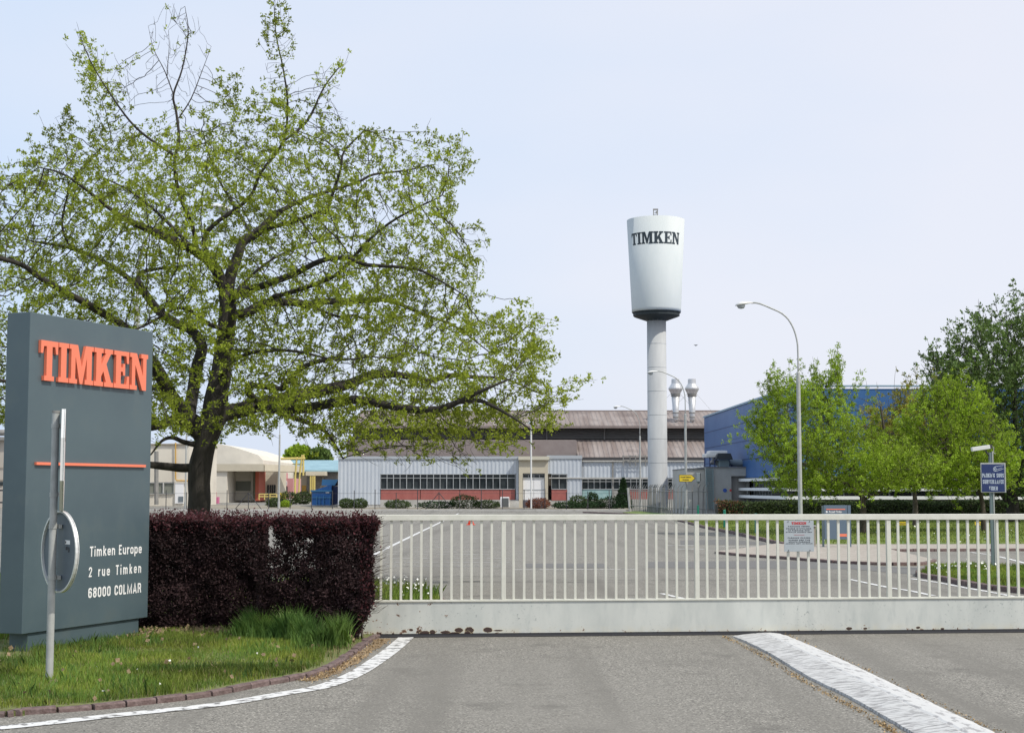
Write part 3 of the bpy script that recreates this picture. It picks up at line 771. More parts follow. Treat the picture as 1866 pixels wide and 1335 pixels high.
# ================================================================== GATE
GA = Vector((g(650, 1157).x, 17.5, 0)); GB = Vector((6.28, 18.17, 0)); gd = (GB - GA).normalized(); gang = atan2(gd.y, gd.x)
gate = thing('sliding_gate', 'long white barred sliding gate with a rusty solid lower panel', 'gate', GA, gang)
GLEN = 11.5
def rust_mat():
    m = bpy.data.materials.new('rusting white gate paint'); m.use_nodes = True
    nt = m.node_tree; N = nt.nodes; L = nt.links; p = N['Principled BSDF']; p.inputs['Roughness'].default_value = .6
    tc = N.new("ShaderNodeTexCoord"); se = N.new("ShaderNodeSeparateXYZ"); L.new(tc.outputs['Object'], se.inputs[0])
    def nz(sc, d, st=(1, 1, 1), r=.6):
        q = N.new("ShaderNodeMapping"); q.inputs['Scale'].default_value = st; L.new(tc.outputs['Object'], q.inputs[0])
        n = N.new("ShaderNodeTexNoise"); n.inputs['Scale'].default_value = sc; n.inputs['Detail'].default_value = d; n.inputs['Roughness'].default_value = r
        L.new(q.outputs[0], n.inputs[0]); return n.outputs[0]
    def mr(src, a, b, c=0, d=1):
        r = N.new("ShaderNodeMapRange"); r.inputs[1].default_value = a; r.inputs[2].default_value = b; r.inputs[3].default_value = c; r.inputs[4].default_value = d
        L.new(src, r.inputs[0]); return r.outputs[0]
    def mth(op, a, b):
        n = N.new("ShaderNodeMath"); n.operation = op
        for i, v in ((0, a), (1, b)):
            if isinstance(v, (int, float)): n.inputs[i].default_value = v
            else: L.new(v, n.inputs[i])
        return n.outputs[0]
    def mix(f, a, b):
        k = N.new("ShaderNodeMix"); k.data_type = 'RGBA'; L.new(f, k.inputs[0])
        for i, v in ((6, a), (7, b)):
            if isinstance(v, tuple): k.inputs[i].default_value = (*v, 1)
            else: L.new(v, k.inputs[i])
        return k.outputs[2]
    x = mix(mr(nz(3, 6, (1, 1, .35)), .4, .7), (.57, .585, .545), (.47, .49, .46))
    x = mix(mr(nz(9, 6, (1, 1, .3)), .5, .75, 0, .7), x, (.40, .43, .41)); x = mix(mr(nz(1.2, 5, (1, 1, 1)), .45, .75, 0, .6), x, (.47, .50, .47))
    x = mix(mth('MULTIPLY', mr(nz(34, 8), .60, .68), mr(nz(1.6, 4), .48, .62)), x, (.26, .29, .28))
    low = mr(se.outputs[2], .02, .13, 1, 0)
    warm = mth('MULTIPLY', mr(nz(7, 5), .38, .6, 0, 1), low)
    x = mix(mth('MULTIPLY', warm, .6), x, (.60, .55, .40))
    left = mr(se.outputs[0], .2, 2.6, 1, .0)
    thr = mth('ADD', mth('MULTIPLY', low, .17), mth('MULTIPLY', left, .09))
    r1 = mth('ADD', nz(11, 6, (1, 1, 1.3), .7), thr)
    x = mix(mr(r1, .715, .735), x, (.20, .10, .045))
    x = mix(mr(r1, .755, .77), x, (.045, .025, .02))
    # the few big rust holes
    for cx_, cz, rx, rz_ in GH:
        dx = mth('DIVIDE', mth('SUBTRACT', se.outputs[0], cx_), rx); dz = mth('DIVIDE', mth('SUBTRACT', se.outputs[2], cz), rz_)
        d2 = mth('ADD', mth('MULTIPLY', dx, dx), mth('MULTIPLY', dz, dz)); d3 = mth('ADD', d2, mth('MULTIPLY', mth('SUBTRACT', nz(30, 4), .5), 2.2))
        x = mix(mr(d3, 1.9, 1.3), x, (.50, .42, .24)); x = mix(mr(d3, 1.45, 1.25), x, (.05, .028, .022))
    L.new(x, p.inputs['Base Color'])
    return m
def gx(px): return (g(px, 1157).x * 1.0 - GA.x)
GH = [(.82, .05, .05, .02), (.91, .058, .03, .022), (1.06, .055, .05, .014), (1.22, .078, .04, .024), (1.34, .075, .045, .032), (1.32, .045, .03, .02), (1.17, .04, .05, .013), (1.56, .078, .045, .025), (1.68, .07, .05, .008), (.66, .085, .02, .012), (.45, .04, .012, .01), (5.9, .06, .03, .014), (6.1, .06, .02, .01), (6.75, .065, .02, .012), (7.05, .05, .02, .01)]
M_gate = rust_mat()
M_gatebar = mat('white gate bar paint', (.66, .655, .58), .6, c2=(.58, .58, .50), scale=9, c3=(.30, .24, .16), sc3=14, lo3=.74, hi3=.8)
mb = MB(); mb.box(0, GLEN, -.02, .02, .038, .405); mb.build('lower_panel', M_gate, gate, local=True, bevel=.004)
mb = MB(); mb.box(-.005, GLEN, -.035, .035, .407, .43); mb.build('panel_frame', M_gatebar, gate, local=True, bevel=.003)
mb = MB(); mb.box(0, GLEN, -.014, .03, .014, .036); mb.build('bottom_shade_rail', M_dkgrey, gate, local=True)  # lower frame coloured near black to paint the shadow gap below the panel
mb = MB(); mb.box(0, GLEN, -.035, .035, 1.355, 1.425); mb.build('top_rail', M_gatebar, gate, local=True, bevel=.006)
mb = MB(); mb.box(-.1, GLEN + 1, -.07, .07, .0055, .012); mb.build('ground_track', M_dkgrey, gate, local=True)
# bars placed by measured pitch
def glx(px, py=1000):                               # photo column -> gate local x
    a = at(px, py, 1.0); d = Vector((a.x, 1.0, 0)); # ray in plan
    den = d.x * gd.y - d.y * gd.x
    t = (GA.x * gd.y - GA.y * gd.x) / den
    P = d * t; return (P - Vector((GA.x, GA.y, 0))).dot(gd)
post_px = [917.5, 1269.5, 1619]; posts = [glx(p) for p in post_px]; posts.append(posts[-1] * 2 - posts[-2]); posts.append(posts[-1] * 2 - posts[-2])
bar0 = MB(); bar0.box(-.014, .014, -.014, .014, .43, 1.355); b0 = None
xs = [glx(x) for x in (694.5, 712.6, 731, 749.5, 768, 786, 804.5, 823, 841.5, 859.5, 877.5, 896)] + [posts[0] - 0, ] 
allx = [x for x in xs[:-1]]
for i in range(len(posts) - 1):
    L0, L1 = posts[i], posts[i + 1]; n = 19
    allx += [L0 + (L1 - L0) * k / n for k in range(1, n)]
allx = [allx[0] - (allx[1] - allx[0])] + allx
for x in [v for v in allx if v < GLEN][:80]:
    if b0 is None: o = b0 = bar0.build('bar', M_gatebar, gate, local=True)
    else:
        o = b0.copy(); col.objects.link(o); o.parent = gate
    o.location = (x, 0, 0); o.rotation_euler = (random.uniform(-.002, .002), random.uniform(-.003, .003), 0)
p0_ = None
for x in posts:
    if x > GLEN: continue
    if p0_ is None:
        m_ = MB(); m_.box(-.026, .026, -.026, .026, .43, 1.355); o = p0_ = m_.build('upright', M_gatebar, gate, local=True, bevel=.003)
    else: o = p0_.copy(); col.objects.link(o); o.parent = gate
    o.location = (x, 0, 0)

# sign hanging on the gate
sx0, sx1 = glx(1427, 980), glx(1481, 980)
sw = sx1 - sx0; c_ = GA + gd * sx0; nrm = Vector((gd.y, -gd.x, 0))
gs = thing('gate_notice', 'small grey parking notice with red heading hung on the white gate bars', 'sign', c_ + nrm * .045 + Vector((0, 0, .985)), gang)
M_notice = mat('notice plate', (.36, .40, .42), .5, c2=(.39, .43, .45), scale=6)
mb = MB(); mb.box(0, sw, -.004, .004, -.005, .365); mb.build('plate', M_notice, gs, local=True, bevel=.002)
slab_obj('heading', M_red, gs, 'TIMKEN', sw * .5, .03, .002, lambda u, v, d: Vector((sw * .25 + u, -.0045 - d, .318 + v)))
M_ink = mat('notice ink', (.03, .035, .05), .7)
for body, zz, a, b in (("PARKING FERME", .288, .14, .86), ("PRIERE D'UTILISER", .262, .08, .92), ("LE PARKING SUD", .240, .14, .86), ("AVENUE JOSEPH REY", .218, .05, .95), ("PARKING CLOSED", .152, .12, .88), ("PLEASE USE THE", .126, .15, .87), ("SOUTH PARKING", .104, .15, .87), ("JOSEPH REY AVENUE", .082, .05, .95)):
    text_obj('text_line', body, M_ink, gs, sw * a, sw * b, zz - .0, zz + .0135, -.0045, bold=.045, depth=.001, spacing=1.3)
mb = MB(); mb.box(sw * .33, sw * .68, -.0065, -.0045, .192, .1945); mb.build('red_rule', M_red, gs, local=True)
mb = MB()
for a, b in ((.14, .355), (.86, .355), (.14, .005), (.86, .005)): mb.lathe([(.006, 0), (.006, .004)], n=8); 
mb = MB()
for a, b in ((.14, .352), (.86, .352), (.14, .008), (.86, .008)): mb.tube([(sw * a, -.004, b), (sw * a, -.009, b)], .006, 8)
mb.each('bolt', M_dkgrey, gs, local=True)
# concrete stop post at the gate's end
o = MB(); o.pbox(641, 656, 1138, 1160, 17.25, .16); o = o.build('gate_stop', M_whitewall, None, bevel=.006); o.data.materials[0] = M_concl
tag(o, 'short pale stop post at the left foot of the white gate under the purple hedge', 'post')
o = MB(); o.pbox(568, 634, 1062, 1150, 17.9, .2); o = o.build('low_wall', M_concl); tag(o, 'low grey wall seen through the gap in the purple hedge', 'wall')

# ================================================================== PYLON SIGN
PL = at(47, 890, 15.5); PR = at(273.5, 890, 17.55); pd = Vector((PR.x - PL.x, PR.y - PL.y, 0)); pw = pd.length; pd.normalize(); pang = atan2(pd.y, pd.x)
pz0 = at(42, 1155, 15.5).z; pz1 = at(52, 568, 15.5).z
pyl = thing('pylon_sign', 'tall slate grey pylon sign with orange slab lettering standing on the grass', 'sign', (PL.x, PL.y, .05), pang)
def onf(px, py):
    dx, dy, dz = px - CX, F, -(py - CY); vy = dy * cos(TH) - dz * sin(TH); vz = dy * sin(TH) + dz * cos(TH); d = Vector((dx, vy, vz))
    n = Vector((pd.y, -pd.x, 0)); t = n.dot(Vector((PL.x, PL.y, 0))) / n.dot(d); P = d * t
    return (Vector((P.x - PL.x, P.y - PL.y, 0))).dot(pd), P.z + EYE - .05
mb = MB(); mb.box(0, pw, 0, .30, pz0 - .05, pz1 - .05); mb.build('panel', M_signgrey, pyl, local=True, bevel=.006)
mb = MB(); mb.box(.13, pw - .13, .03, .27, -.12, pz0 - .053); mb.build('plinth', M_signgrey, pyl, local=True, bevel=.005)
a0, zt0 = onf(70, 619); a1, zt1 = onf(265, 647); _, zb0 = onf(76, 692); _, zb1 = onf(261, 713)
ztop = (zt0 + zt1) / 2; zbot = (zb0 + zb1) / 2
slab_obj('logo_lettering', M_orange, pyl, 'TIMKEN', a1 - a0, ztop - zbot, .035, lambda u, v, d: Vector((a0 + u, -.004 - d, zbot + v)))
b0x, bz = onf(62.5, 844); b1x, bz1 = onf(262, 849)
mb = MB(); mb.box(b0x, b1x, -.03, -.002, (bz + bz1) / 2 - .014, (bz + bz1) / 2 + .016); mb.build('orange_rule', M_orange, pyl, local=True)
for body, c0, c1, bold, spc in (("Timken Europe", (163, 1014), (258, 1007), .032, 1.12), ("2 rue Timken", (161, 1051), (257, 1043), .032, 1.4), ("68000 COLMAR", (160, 1089), (257, 1079), .036, 1.06)):
    x0, z0 = onf(*c0); x1, z1 = onf(*c1); zb = (z0 + z1) / 2; hcap = .115
    sans_obj('address_word', body, M_letwhite, pyl, x0, x1, zb, .112, -.0005, gap=.09 if body[0] != '2' else .2, space=.26 if body[0] != '2' else .4, t=.175 if body[0] != '6' else .195)

# ================================================================== TRAFFIC SIGN POST
tp = at(90, 1228, 13.3); tbase = Vector((tp.x, tp.y, .06))
ts = thing('traffic_sign_post', 'galvanised post with round and octagonal road signs seen from behind before the pylon sign', 'sign', tbase)
ztp = at(90, 752, 13.3).z - tbase.z
mb = MB(); mb.tube([(0, 0, -.1), (0, 0, ztp)], .033, 16); mb.build('pole', M_galv, ts, local=True, smooth=False)
mb = MB(); mb.tube([(0, 0, ztp), (0, 0, ztp + .02)], .036, 16); mb.build('pole_cap', M_fencegrey, ts, local=True)
def plate(kind, cz, rad, ang, name):
    n = Vector((cos(ang), sin(ang), 0)); u = Vector((-n.y, n.x, 0)); z = Vector((0, 0, 1)); c = n * .075 + Vector((0, 0, cz))
    if kind == 'disc': pr = [(cos(2 * pi * k / 48) * rad, sin(2 * pi * k / 48) * rad) for k in range(48)]
    else: pr = [(cos(2 * pi * k / 8 + pi / 8) * rad / cos(pi / 8), sin(2 * pi * k / 8 + pi / 8) * rad / cos(pi / 8)) for k in range(8)]
    m_ = MB(); m_.prism(pr, -.003, .003, lambda a, b, h: c + u * a + z * b + n * h); pl = m_.build(name, M_alu, ts, local=True)
    m_ = MB(); N_ = len(pr)
    vs = []
    for a, b in pr: 
        for s_, h in ((1.0, -.024), (1.0, .010), (.955, .010), (.955, -.024)): vs.append(c + u * a * s_ + z * b * s_ + n * h)
    fs = []
    for i in range(N_):
        j = (i + 1) % N_
        for q in range(4): fs.append((i * 4 + q, i * 4 + (q + 1) % 4, j * 4 + (q + 1) % 4, j * 4 + q))
    m_.add(vs, fs).build('rim', M_rim, pl, local=True)
    m_ = MB(); m_.prism([(a * .95, b * .95) for a, b in pr], .0035, .006, lambda a, b, h: c + u * a + z * b + n * h); m_.build('red_face' if kind != 'disc' else 'face', M_red if kind != 'disc' else M_letwhite, pl, local=True)
    m_ = MB()
    for dz in (rad * .62, -rad * .62):
        if kind != 'disc': dz *= 1.1
        m_.box(-.05, .05, -.012, .012, -.018, .018)
        V_ = m_.v[-8:]; m_.v[-8:] = [tuple(u * a * 1.0 + n * (.05 + b) + Vector((0, 0, cz + dz + zz))) for a, b, zz in V_]
        m_.tube([(0, 0, cz + dz - .02), (0, 0, cz + dz + .02)], .038, 16)
    m_.each('clamp', M_galv, ts, local=True)
    return pl, c, u, n
zc = at(100, 1005, 13.3).z - tbase.z
pl, c, u, n = plate('disc', zc, .365, R(41), 'round_sign')
m_ = MB()
for a, b, w_, h_ in ((-.20, .07, .10, .035),):
    m_.prism([(a, b), (a + w_, b), (a + w_, b + h_), (a, b + h_)], -.0035, -.005, lambda p, q, h: c + u * p + Vector((0, 0, q)) + n * h)
m_.build('white_sticker', M_letwhite, pl, local=True)
m_ = MB()
for a, b, w_, h_ in ((-.125, .078, .02, .02), (-.15, .02, .03, .03), (-.19, .0, .02, .045)):
    m_.prism([(a, b), (a + w_, b), (a + w_, b + h_), (a, b + h_)], -.0055, -.0065, lambda p, q, h: c + u * p + Vector((0, 0, q)) + n * h)
m_.build('label_print', M_dkgrey, pl, local=True)
zo = at(100, 838, 13.3).z - tbase.z
plate('oct', zo, .45, R(16.5), 'octagonal_sign')

# ================================================================== WATER TOWER
TY = 116.0
tb_ = at(1199, 931, TY); tw = thing('water_tower', 'tall white water tower with a tapered tank lettered in dark slab capitals', 'tower', (tb_.x, TY, 0))
pm = F / TY
def tz(py): return at(1199, py, TY).z
mb = MB(); mb.lathe([(.78, 0), (.78, .4), (.765, .42), (.75, tz(584))], n=48); mb.build('column', M_towerc, tw, local=True, smooth=True)
zt, zb_ = tz(402), tz(569); rt, rb = 106 / 2 / pm, 90 / 2 / pm
mb = MB(); mb.lathe([(rb - .12, zb_), (rb, zb_), (rb + .004, zb_ + .25), (rt, zt), (rt - .1, zt), (rt - .1, zt - .2), (.1, zt + .1)], n=96); mb.build('tank', M_tower, tw, local=True, smooth=False)
for p_ in tw.children[-1].data.polygons: p_.use_smooth = len(p_.vertices) == 4
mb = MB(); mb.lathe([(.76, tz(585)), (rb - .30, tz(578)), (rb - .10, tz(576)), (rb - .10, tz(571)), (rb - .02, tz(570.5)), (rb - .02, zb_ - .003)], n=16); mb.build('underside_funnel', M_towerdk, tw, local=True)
mb = MB()
for k in range(16):
    a = 2 * pi * k / 16; ca, sa = cos(a), sin(a)
    mb.tube([(ca * .8, sa * .8, tz(584)), (ca * (rb - .3), sa * (rb - .3), tz(574.5))], .05, 4)
mb.each('rib', M_fencegrey, tw, local=True)
mb = MB()
for k in range(1, 8):
    z = tz(584) * k / 8; r0_ = .75 + .016 * (1 - k / 8); mb.lathe([(r0_, z - .03), (r0_ + .004, z), (r0_, z + .03)], n=48, cap=False)
mb.each('joint_ring', M_towerc, tw, local=True)
# lettering wrapped on the cone
def rad_at(z): return rb + (rt - rb) * (z - zb_) / (zt - zb_)
hL = 22.5 / pm * .97; tl = 87 / pm * .975; z0L = at(1199, 443.5, TY - 2.1).z; aw = 2 * math.asin(min(.98, tl / 2 / rad_at(z0L)))
def wrap(u, v, d):
    ang = -pi / 2 + (u / 10 - .5) * aw - R(1.5) + atan2(-tb_.x, TY) * 0; z = z0L + v; r_ = rad_at(z) + .005 + d
    # centre the word on the side that faces the gate
    ang -= atan2(tb_.x, TY)
    ang += R(0)
    return Vector((cos(ang) * r_, sin(ang) * r_, z))
slab_obj('tank_lettering', M_towertxt, tw, 'TIMKEN', 10, hL, .004, wrap, cuts=60)
mb = MB(); 
for dx in (-.16, .16): mb.tube([(dx, 0, zt), (dx, 0, tz(382))], .035, 6)
for k in range(4): mb.tube([(-.16, 0, zt + .2 + k * .14), (.16, 0, zt + .2 + k * .14)], .02, 5)
mb.box(-.2, .2, -.06, .06, tz(383), tz(380.5)); mb.box(.02, .14, -.1, .1, tz(389), tz(385))
mb.build('roof_aerial', M_fencegrey, tw, local=True)

# ================================================================== FACTORY
def corrugate(mb, x0, x1, z0, z1, Y, pitch=.3, dep=.05, y1=None):
    """trapezoid sheet; bottom edge at depth Y, top edge at depth y1"""
    y1 = Y if y1 is None else y1; xs = []; x = x0
    while x < x1:
        for f, d in ((0, 0), (.35, 0), (.5, 1), (.85, 1)): xs.append((min(x + f * pitch, x1), d * dep))
        x += pitch
    vs = []
    for xx, d in xs: vs += [(xx, Y - d, z0), (xx, y1 - d, z1)]
    mb.add(vs, [(2 * i, 2 * i + 2, 2 * i + 3, 2 * i + 1) for i in range(len(xs) - 1)]); return mb
FY = 133.0
def X_(px, Y=FY): return at(px, 890, Y).x
def Z_(py, Y=FY): return at(933, py, Y).z
def windows(parent, p0, p1, q0, q1, Y, cols, tr=None, lm=M_glass, fw=.06):
    """one window: frame with mullions (part) and its dark panes (sub-part)"""
    x0, x1, z0, z1 = X_(p0, Y), X_(p1, Y), Z_(q1, Y), Z_(q0, Y); m_ = MB()
    m_.box(x0, x1, Y - .06, Y + .06, z1 - fw, z1); m_.box(x0, x1, Y - .09, Y + .06, z0, z0 + fw)
    for k in range(cols + 1):
        c = x0 + (x1 - x0) * k / cols; ww = fw * (1 if k in (0, cols) else .8)
        a, b = max(x0, c - ww / 2), min(x1, c + ww / 2); m_.box(a, b, Y - .055, Y + .055, z0 + fw, z1 - fw)
    if tr: zt_ = Z_(tr, Y); m_.box(x0 + fw * .6, x1 - fw * .6, Y - .052, Y + .05, zt_ - fw * .4, zt_ + fw * .4)
    w = m_.build('window', M_frame, parent)
    MB().box(x0 + .02, x1 - .02, Y + .09, Y + .12, z0 + .02, z1 - .02).build('pane', lm, w)
    return w
# --- brown hall behind
hall = thing('factory_hall', 'long brown factory hall with ribbed roof and black louvre band behind the tree', 'building', (X_(960), 141, 0))
ze, zr = at(933, 778, 141).z, at(933, 749.5, 149).z
xl, xr = X_(640, 141), X_(1345, 141)
mb = MB(); corrugate(mb, xl, xr, ze, zr, 140.6, .45, .14, 149); mb.build('upper_roof', M_brownroof, hall)
mb = MB(); mb.box(xl, xr, 148.9, 149.3, zr - .1, zr + .12); mb.box(xl, xr, 140.3, 140.5, ze - .12, ze + .1); mb.build('ridge_trim', M_mauve, hall)
zl = at(933, 801, 141.5).z
mb = MB(); mb.box(xl + .1, xr - .1, 141.8, 142, zl, ze + .2); mb.build('louvre_wall', M_louvre, hall)
mb = MB()
for k in range(5):
    z = zl + .15 + k * (ze - zl - .2) / 5; mb.add([(xl + .1, 141.45, z), (xr - .1, 141.45, z), (xr - .1, 141.7, z + .14), (xl + .1, 141.7, z + .14)], [(0, 1, 2, 3)])
mb.each('louvre', mat('louvre slat', (.26, .25, .235), .8), hall)
mb = MB()
x = xl + 2
while x < xr: mb.box(x, x + .12, 141.3, 141.44, zl, ze); x += 5.5
mb.each('louvre_post', M_louvre, hall)
zf = at(933, 833, 136).z; xs_ = X_(1052, 137)
mb = MB(); corrugate(mb, xs_, xr, zf, zl, 135.6, .45, .14, 141.6); mb.build('lower_roof', M_brownroof, hall)
mb = MB(); mb.box(xl, xs_ - .02, 137, 137.3, 2, at(933, 802, 137).z); mb.add([(xl, 137.3, at(933, 802, 137).z - .01), (xs_, 137.3, at(933, 802, 137).z - .01), (xs_, 141.9, zl + .02), (xl, 141.9, zl + .02)], [(0, 1, 2, 3)]); mb.build('render_wall', M_mauve, hall)
mb = MB(); mb.box(xl, xr, 142.1, 160, 0, ze - .1); mb.build('hall_core', M_mauve, hall)
mb = MB(); mb.add([(xl, 141.9, ze), (xl, 149, zr), (xl, 156, ze), (xl, 156, 0), (xl, 141.9, 0)], [(0, 1, 2, 3, 4)]); mb.build('gable_wall', M_greywall, hall)
mb = MB(); mb.box(xs_, xr, 135.2, 135.5, zf - .28, zf - .04); mb.build('gutter', M_dkgrey, hall)
# exhaust stacks
for i, px in enumerate((1231.5, 1261.5)):
    Yk = 143.0; b = at(px, 768, Yk); pk = F / Yk; st = thing('exhaust_stack', ('left' if i == 0 else 'right') + ' one of two silver conical exhaust stacks rising above the brown roof', 'chimney', (b.x, Yk, b.z), group='silver exhaust stacks on the brown roof')
    zz = lambda q: at(px, q, Yk).z - b.z
    m_ = MB(); m_.lathe([(4 / pk, 0), (4.3 / pk, zz(762)), (4.8 / pk, zz(758)), (7.8 / pk, zz(719))], n=20); m_.build('duct', M_silver, st, local=True, smooth=True)
    m_ = MB(); m_.lathe([(7.8 / pk, zz(718.5)), (13 / pk, zz(709)), (13 / pk, zz(707)), (7.5 / pk, zz(699)), (7.2 / pk, zz(690.5))], n=20); m_.build('cowl', M_silver, st, local=True)
    m_ = MB()
    for q in (761, 753, 722, 719): rr = (4.6 + (761 - q) / 42 * 3.4) / pk; m_.lathe([(rr, zz(q)), (rr + .05, zz(q) + .03), (rr + .05, zz(q) + .1), (rr, zz(q) + .13)], n=20, cap=False)
    m_.each('band', M_fencegrey, st, local=True)
    m_ = MB(); m_.tube([(0, 0, .02), (0, .3, -.3), (0, 1.2, -.5)], .2, 12); m_.build('elbow', M_silver, st, local=True, smooth=True)
    m_ = MB(); 
    for s_ in (-1, 1): m_.tube([(0, 0, zz(708)), (s_ * 3.2, 1.5, -.2)], .012, 3)
    m_.each('guy_wire', M_fencegrey, st, local=True)
# --- grey low building
lb = thing('low_factory_wing', 'low grey ribbed factory wing with ribbon windows over brick red panels', 'building', (X_(830), FY, 0))
mb = MB(); corrugate(mb, X_(616), X_(693), Z_(919), Z_(836), FY, .35, .028); corrugate(mb, X_(693), X_(945), Z_(863), Z_(836), FY, .35, .028)
corrugate(mb, X_(998), X_(1060), Z_(863), Z_(836), FY - .3, .35, .028); corrugate(mb, X_(1033.5), X_(1060), Z_(912), Z_(863), FY - .3, .35, .028)
corrugate(mb, X_(1061), X_(1290), Z_(870.5), Z_(841), FY, .35, .028); corrugate(mb, X_(940), X_(945), Z_(912), Z_(863), FY, .3, .04); mb.build('cladding', M_grycorr, lb)
mb = MB(); mb.box(X_(616), X_(1060), FY + .2, FY + 3.5, 2.0, Z_(835.5)); mb.box(X_(1060), X_(1290), FY + .2, FY + 2.4, 2.4, Z_(842)); mb.box(X_(616), X_(692.5), FY + .15, FY + 3, 0, 2.); mb.build('core_wall', M_greywall, lb)
mb = MB(); mb.box(X_(615.5), X_(945), FY - .12, FY + 3.6, Z_(836), Z_(831)); mb.box(X_(997), X_(1061), FY - .4, FY + 3.6, Z_(836) + .01, Z_(829.5)); mb.build('parapet', mat('parapet grey', (.40, .43, .46), .6), lb)
mb = MB(); mb.box(X_(1061), X_(1290), FY - .2, FY + .3, Z_(841), Z_(838.5)); mb.box(X_(1000), X_(1185), FY - .42, FY - .3, Z_(871.5), Z_(869.5)); mb.build('ledge', M_concl, lb)
mb = MB(); mb.box(X_(693), X_(945), FY - .02, FY + .25, -.02, Z_(910)); mb.box(X_(616), X_(693), FY + .02, FY + .14, -.02, Z_(918)); mb.box(X_(998), X_(1060), FY - .3, FY, -.02, Z_(911)); mb.box(X_(1061), X_(1290), FY - .02, FY + .25, -.02, Z_(909)); mb.build('concrete_base', M_concl, lb)
for a, b in ((693.5, 766), (766, 838), (838, 911), (911, 939)):
    MB().box(X_(a) + .03, X_(b) - .03, FY - .03, FY + .15, Z_(910), Z_(891.5)).build('red_panel', M_redpanel, lb)
MB().box(X_(1005), X_(1033), FY - .34, FY - .1, Z_(911), Z_(891.5)).build('red_panel', M_redpanel, lb)
for a, b in ((1148, 1181), (1218, 1241)): MB().box(X_(a), X_(b), FY - .03, FY + .15, Z_(909), Z_(891.5)).build('red_panel', M_redpanel, lb)
for a, b in ((1061, 1115), (1241, 1251)): MB().box(X_(a), X_(b), FY - .035, FY + .15, Z_(909), Z_(891.5)).build('teal_panel', M_teal, lb)
MB().box(X_(1118), X_(1148), FY - .03, FY + .15, Z_(909), Z_(891.5)).build('concrete_panel', M_conc, lb)
for a, b, n in ((693.5, 717, 2), (717, 741, 2), (741, 766, 2), (766, 790, 2), (790, 814, 2), (814, 838, 2), (838, 862, 2), (862, 886, 2), (886, 911, 2), (911, 939, 2)):
    windows(lb, a, b, 863, 891.3, FY, n, 870.5)
windows(lb, 1005, 1033, 863.3, 891.3, FY - .3, 2, 871)
for a, b, n in ((1061, 1115, 5), (1118, 1181, 6), (1217, 1250, 4)): windows(lb, a, b, 871.5, 891.3, FY, n, 877)
mb = MB(); mb.box(X_(1115), X_(1118), FY - .1, FY + .05, 0, Z_(838)); mb.build('downpipe', M_fencegrey, lb)
mb = MB()
for px in (1135.5, 1148, 1158, 1176): mb.tube([at(px, 849, FY - .5), at(px, 829, FY - .5)], .05, 5)
mb.tube([at(1134, 831, FY - .5), at(1184, 831, FY - .5)], .045, 5); mb.tube([at(1134, 838, FY - .5), at(1184, 838, FY - .5)], .045, 5); mb.each('pipe_bracket', M_fencegrey, lb)
# cream entrance block
mb = MB()
E = FY - .5
mb.pbox(945.5, 952.5, 838, 925, E, 1.0); mb.pbox(993, 998.5, 838, 925, E, 1.0); mb.pbox(952.5, 993, 838, 862, E, 1.0); mb.build('entrance_surround', M_cream, lb)
mb = MB(); mb.pbox(944.5, 1001, 831, 837.6, E - .3, 1.6); mb.build('entrance_canopy', mat('canopy cream', (.55, .52, .42), .8), lb)
for a, b in ((953.2, 972.5), (973, 992.3)):
    d = MB().box(X_(a, E), X_(b, E), E + .25, E + .32, Z_(910.5, E), Z_(871, E)).build('door_leaf', M_whitewall, lb)
    MB().box(X_(a, E) + .03, X_(b, E) - .03, E + .22, E + .248, Z_(892, E) - .04, Z_(892, E) + .04).build('door_rail', M_frame, d)
windows(lb, 953, 993, 863.5, 870.8, E + .25, 4)
mb = MB(); mb.pbox(953, 993, 911, 925, E + .1, .8); mb.build('door_step', mat('step dark', (.10, .10, .12), .8), lb)
mb = MB()
for k in range(3): mb.pbox(928, 946, 912 + k * 4, 925, E - .3 - k * .3, .3)
mb.each('step', M_concl, lb)
# air conditioning box
ac = thing('air_conditioner', 'white framed grey cooling unit standing against the factory wall by the steps', 'air conditioner', (X_(920, 131.5), 131.5, 0))
mb = MB(); mb.pbox(911.5, 928, 905, 924, 131.5, .5); mb.build('casing', M_whitewall, ac, bevel=.03)
mb = MB(); mb.pbox(915, 927, 907, 923, 131.45, .04); mb.build('grille', mat('grille grey', (.10, .11, .11), .6), ac)

# --- concrete annexe
AY = 100.0
an = thing('concrete_annexe', 'flat roofed concrete annexe with a wall ladder in front of the blue building', 'building', (X_(1310, AY), AY, 0))
mb = MB(); mb.box(X_(1287, AY), X_(1333, AY), AY, AY + 9, 0, Z_(851.5, AY)); mb.box(X_(1333, AY) + .003, X_(1366, AY), AY, AY + 9, Z_(867, AY), Z_(851.5, AY) - .003); mb.box(X_(1333, AY) + .003, X_(1366, AY) - .003, AY + .5, AY + 9, 0, Z_(867.2, AY)); mb.box(X_(1362, AY), X_(1366, AY), AY + .003, AY + .4, 0, Z_(867.2, AY)); mb.build('wall', M_conc, an)
mb = MB(); mb.box(X_(1250, AY + .8), X_(1286.8, AY), AY + .8, AY + 9, 0, Z_(854, AY)); mb.build('lower_wall', M_concl, an)
mb = MB(); mb.box(X_(1249, AY + .8), X_(1286.5, AY), AY + .7, AY + 9, Z_(854, AY) + .003, Z_(852.5, AY)); mb.box(X_(1286.5, AY), X_(1367, AY), AY - .1, AY + 9, Z_(851.5, AY) + .003, Z_(850, AY)); mb.build('roof_edge', mat('roof edge', (.16, .16, .17), .8), an)
mb = MB(); mb.pbox(1333.5, 1362, 868, 940, AY + .38, .1); mb.build('door', mat('grey door', (.25, .24, .23), .7), an)
mb = MB(); mb.pbox(1361, 1362.6, 888, 899, AY - .03, .02); mb.build('white_strip', M_whitewall, an)
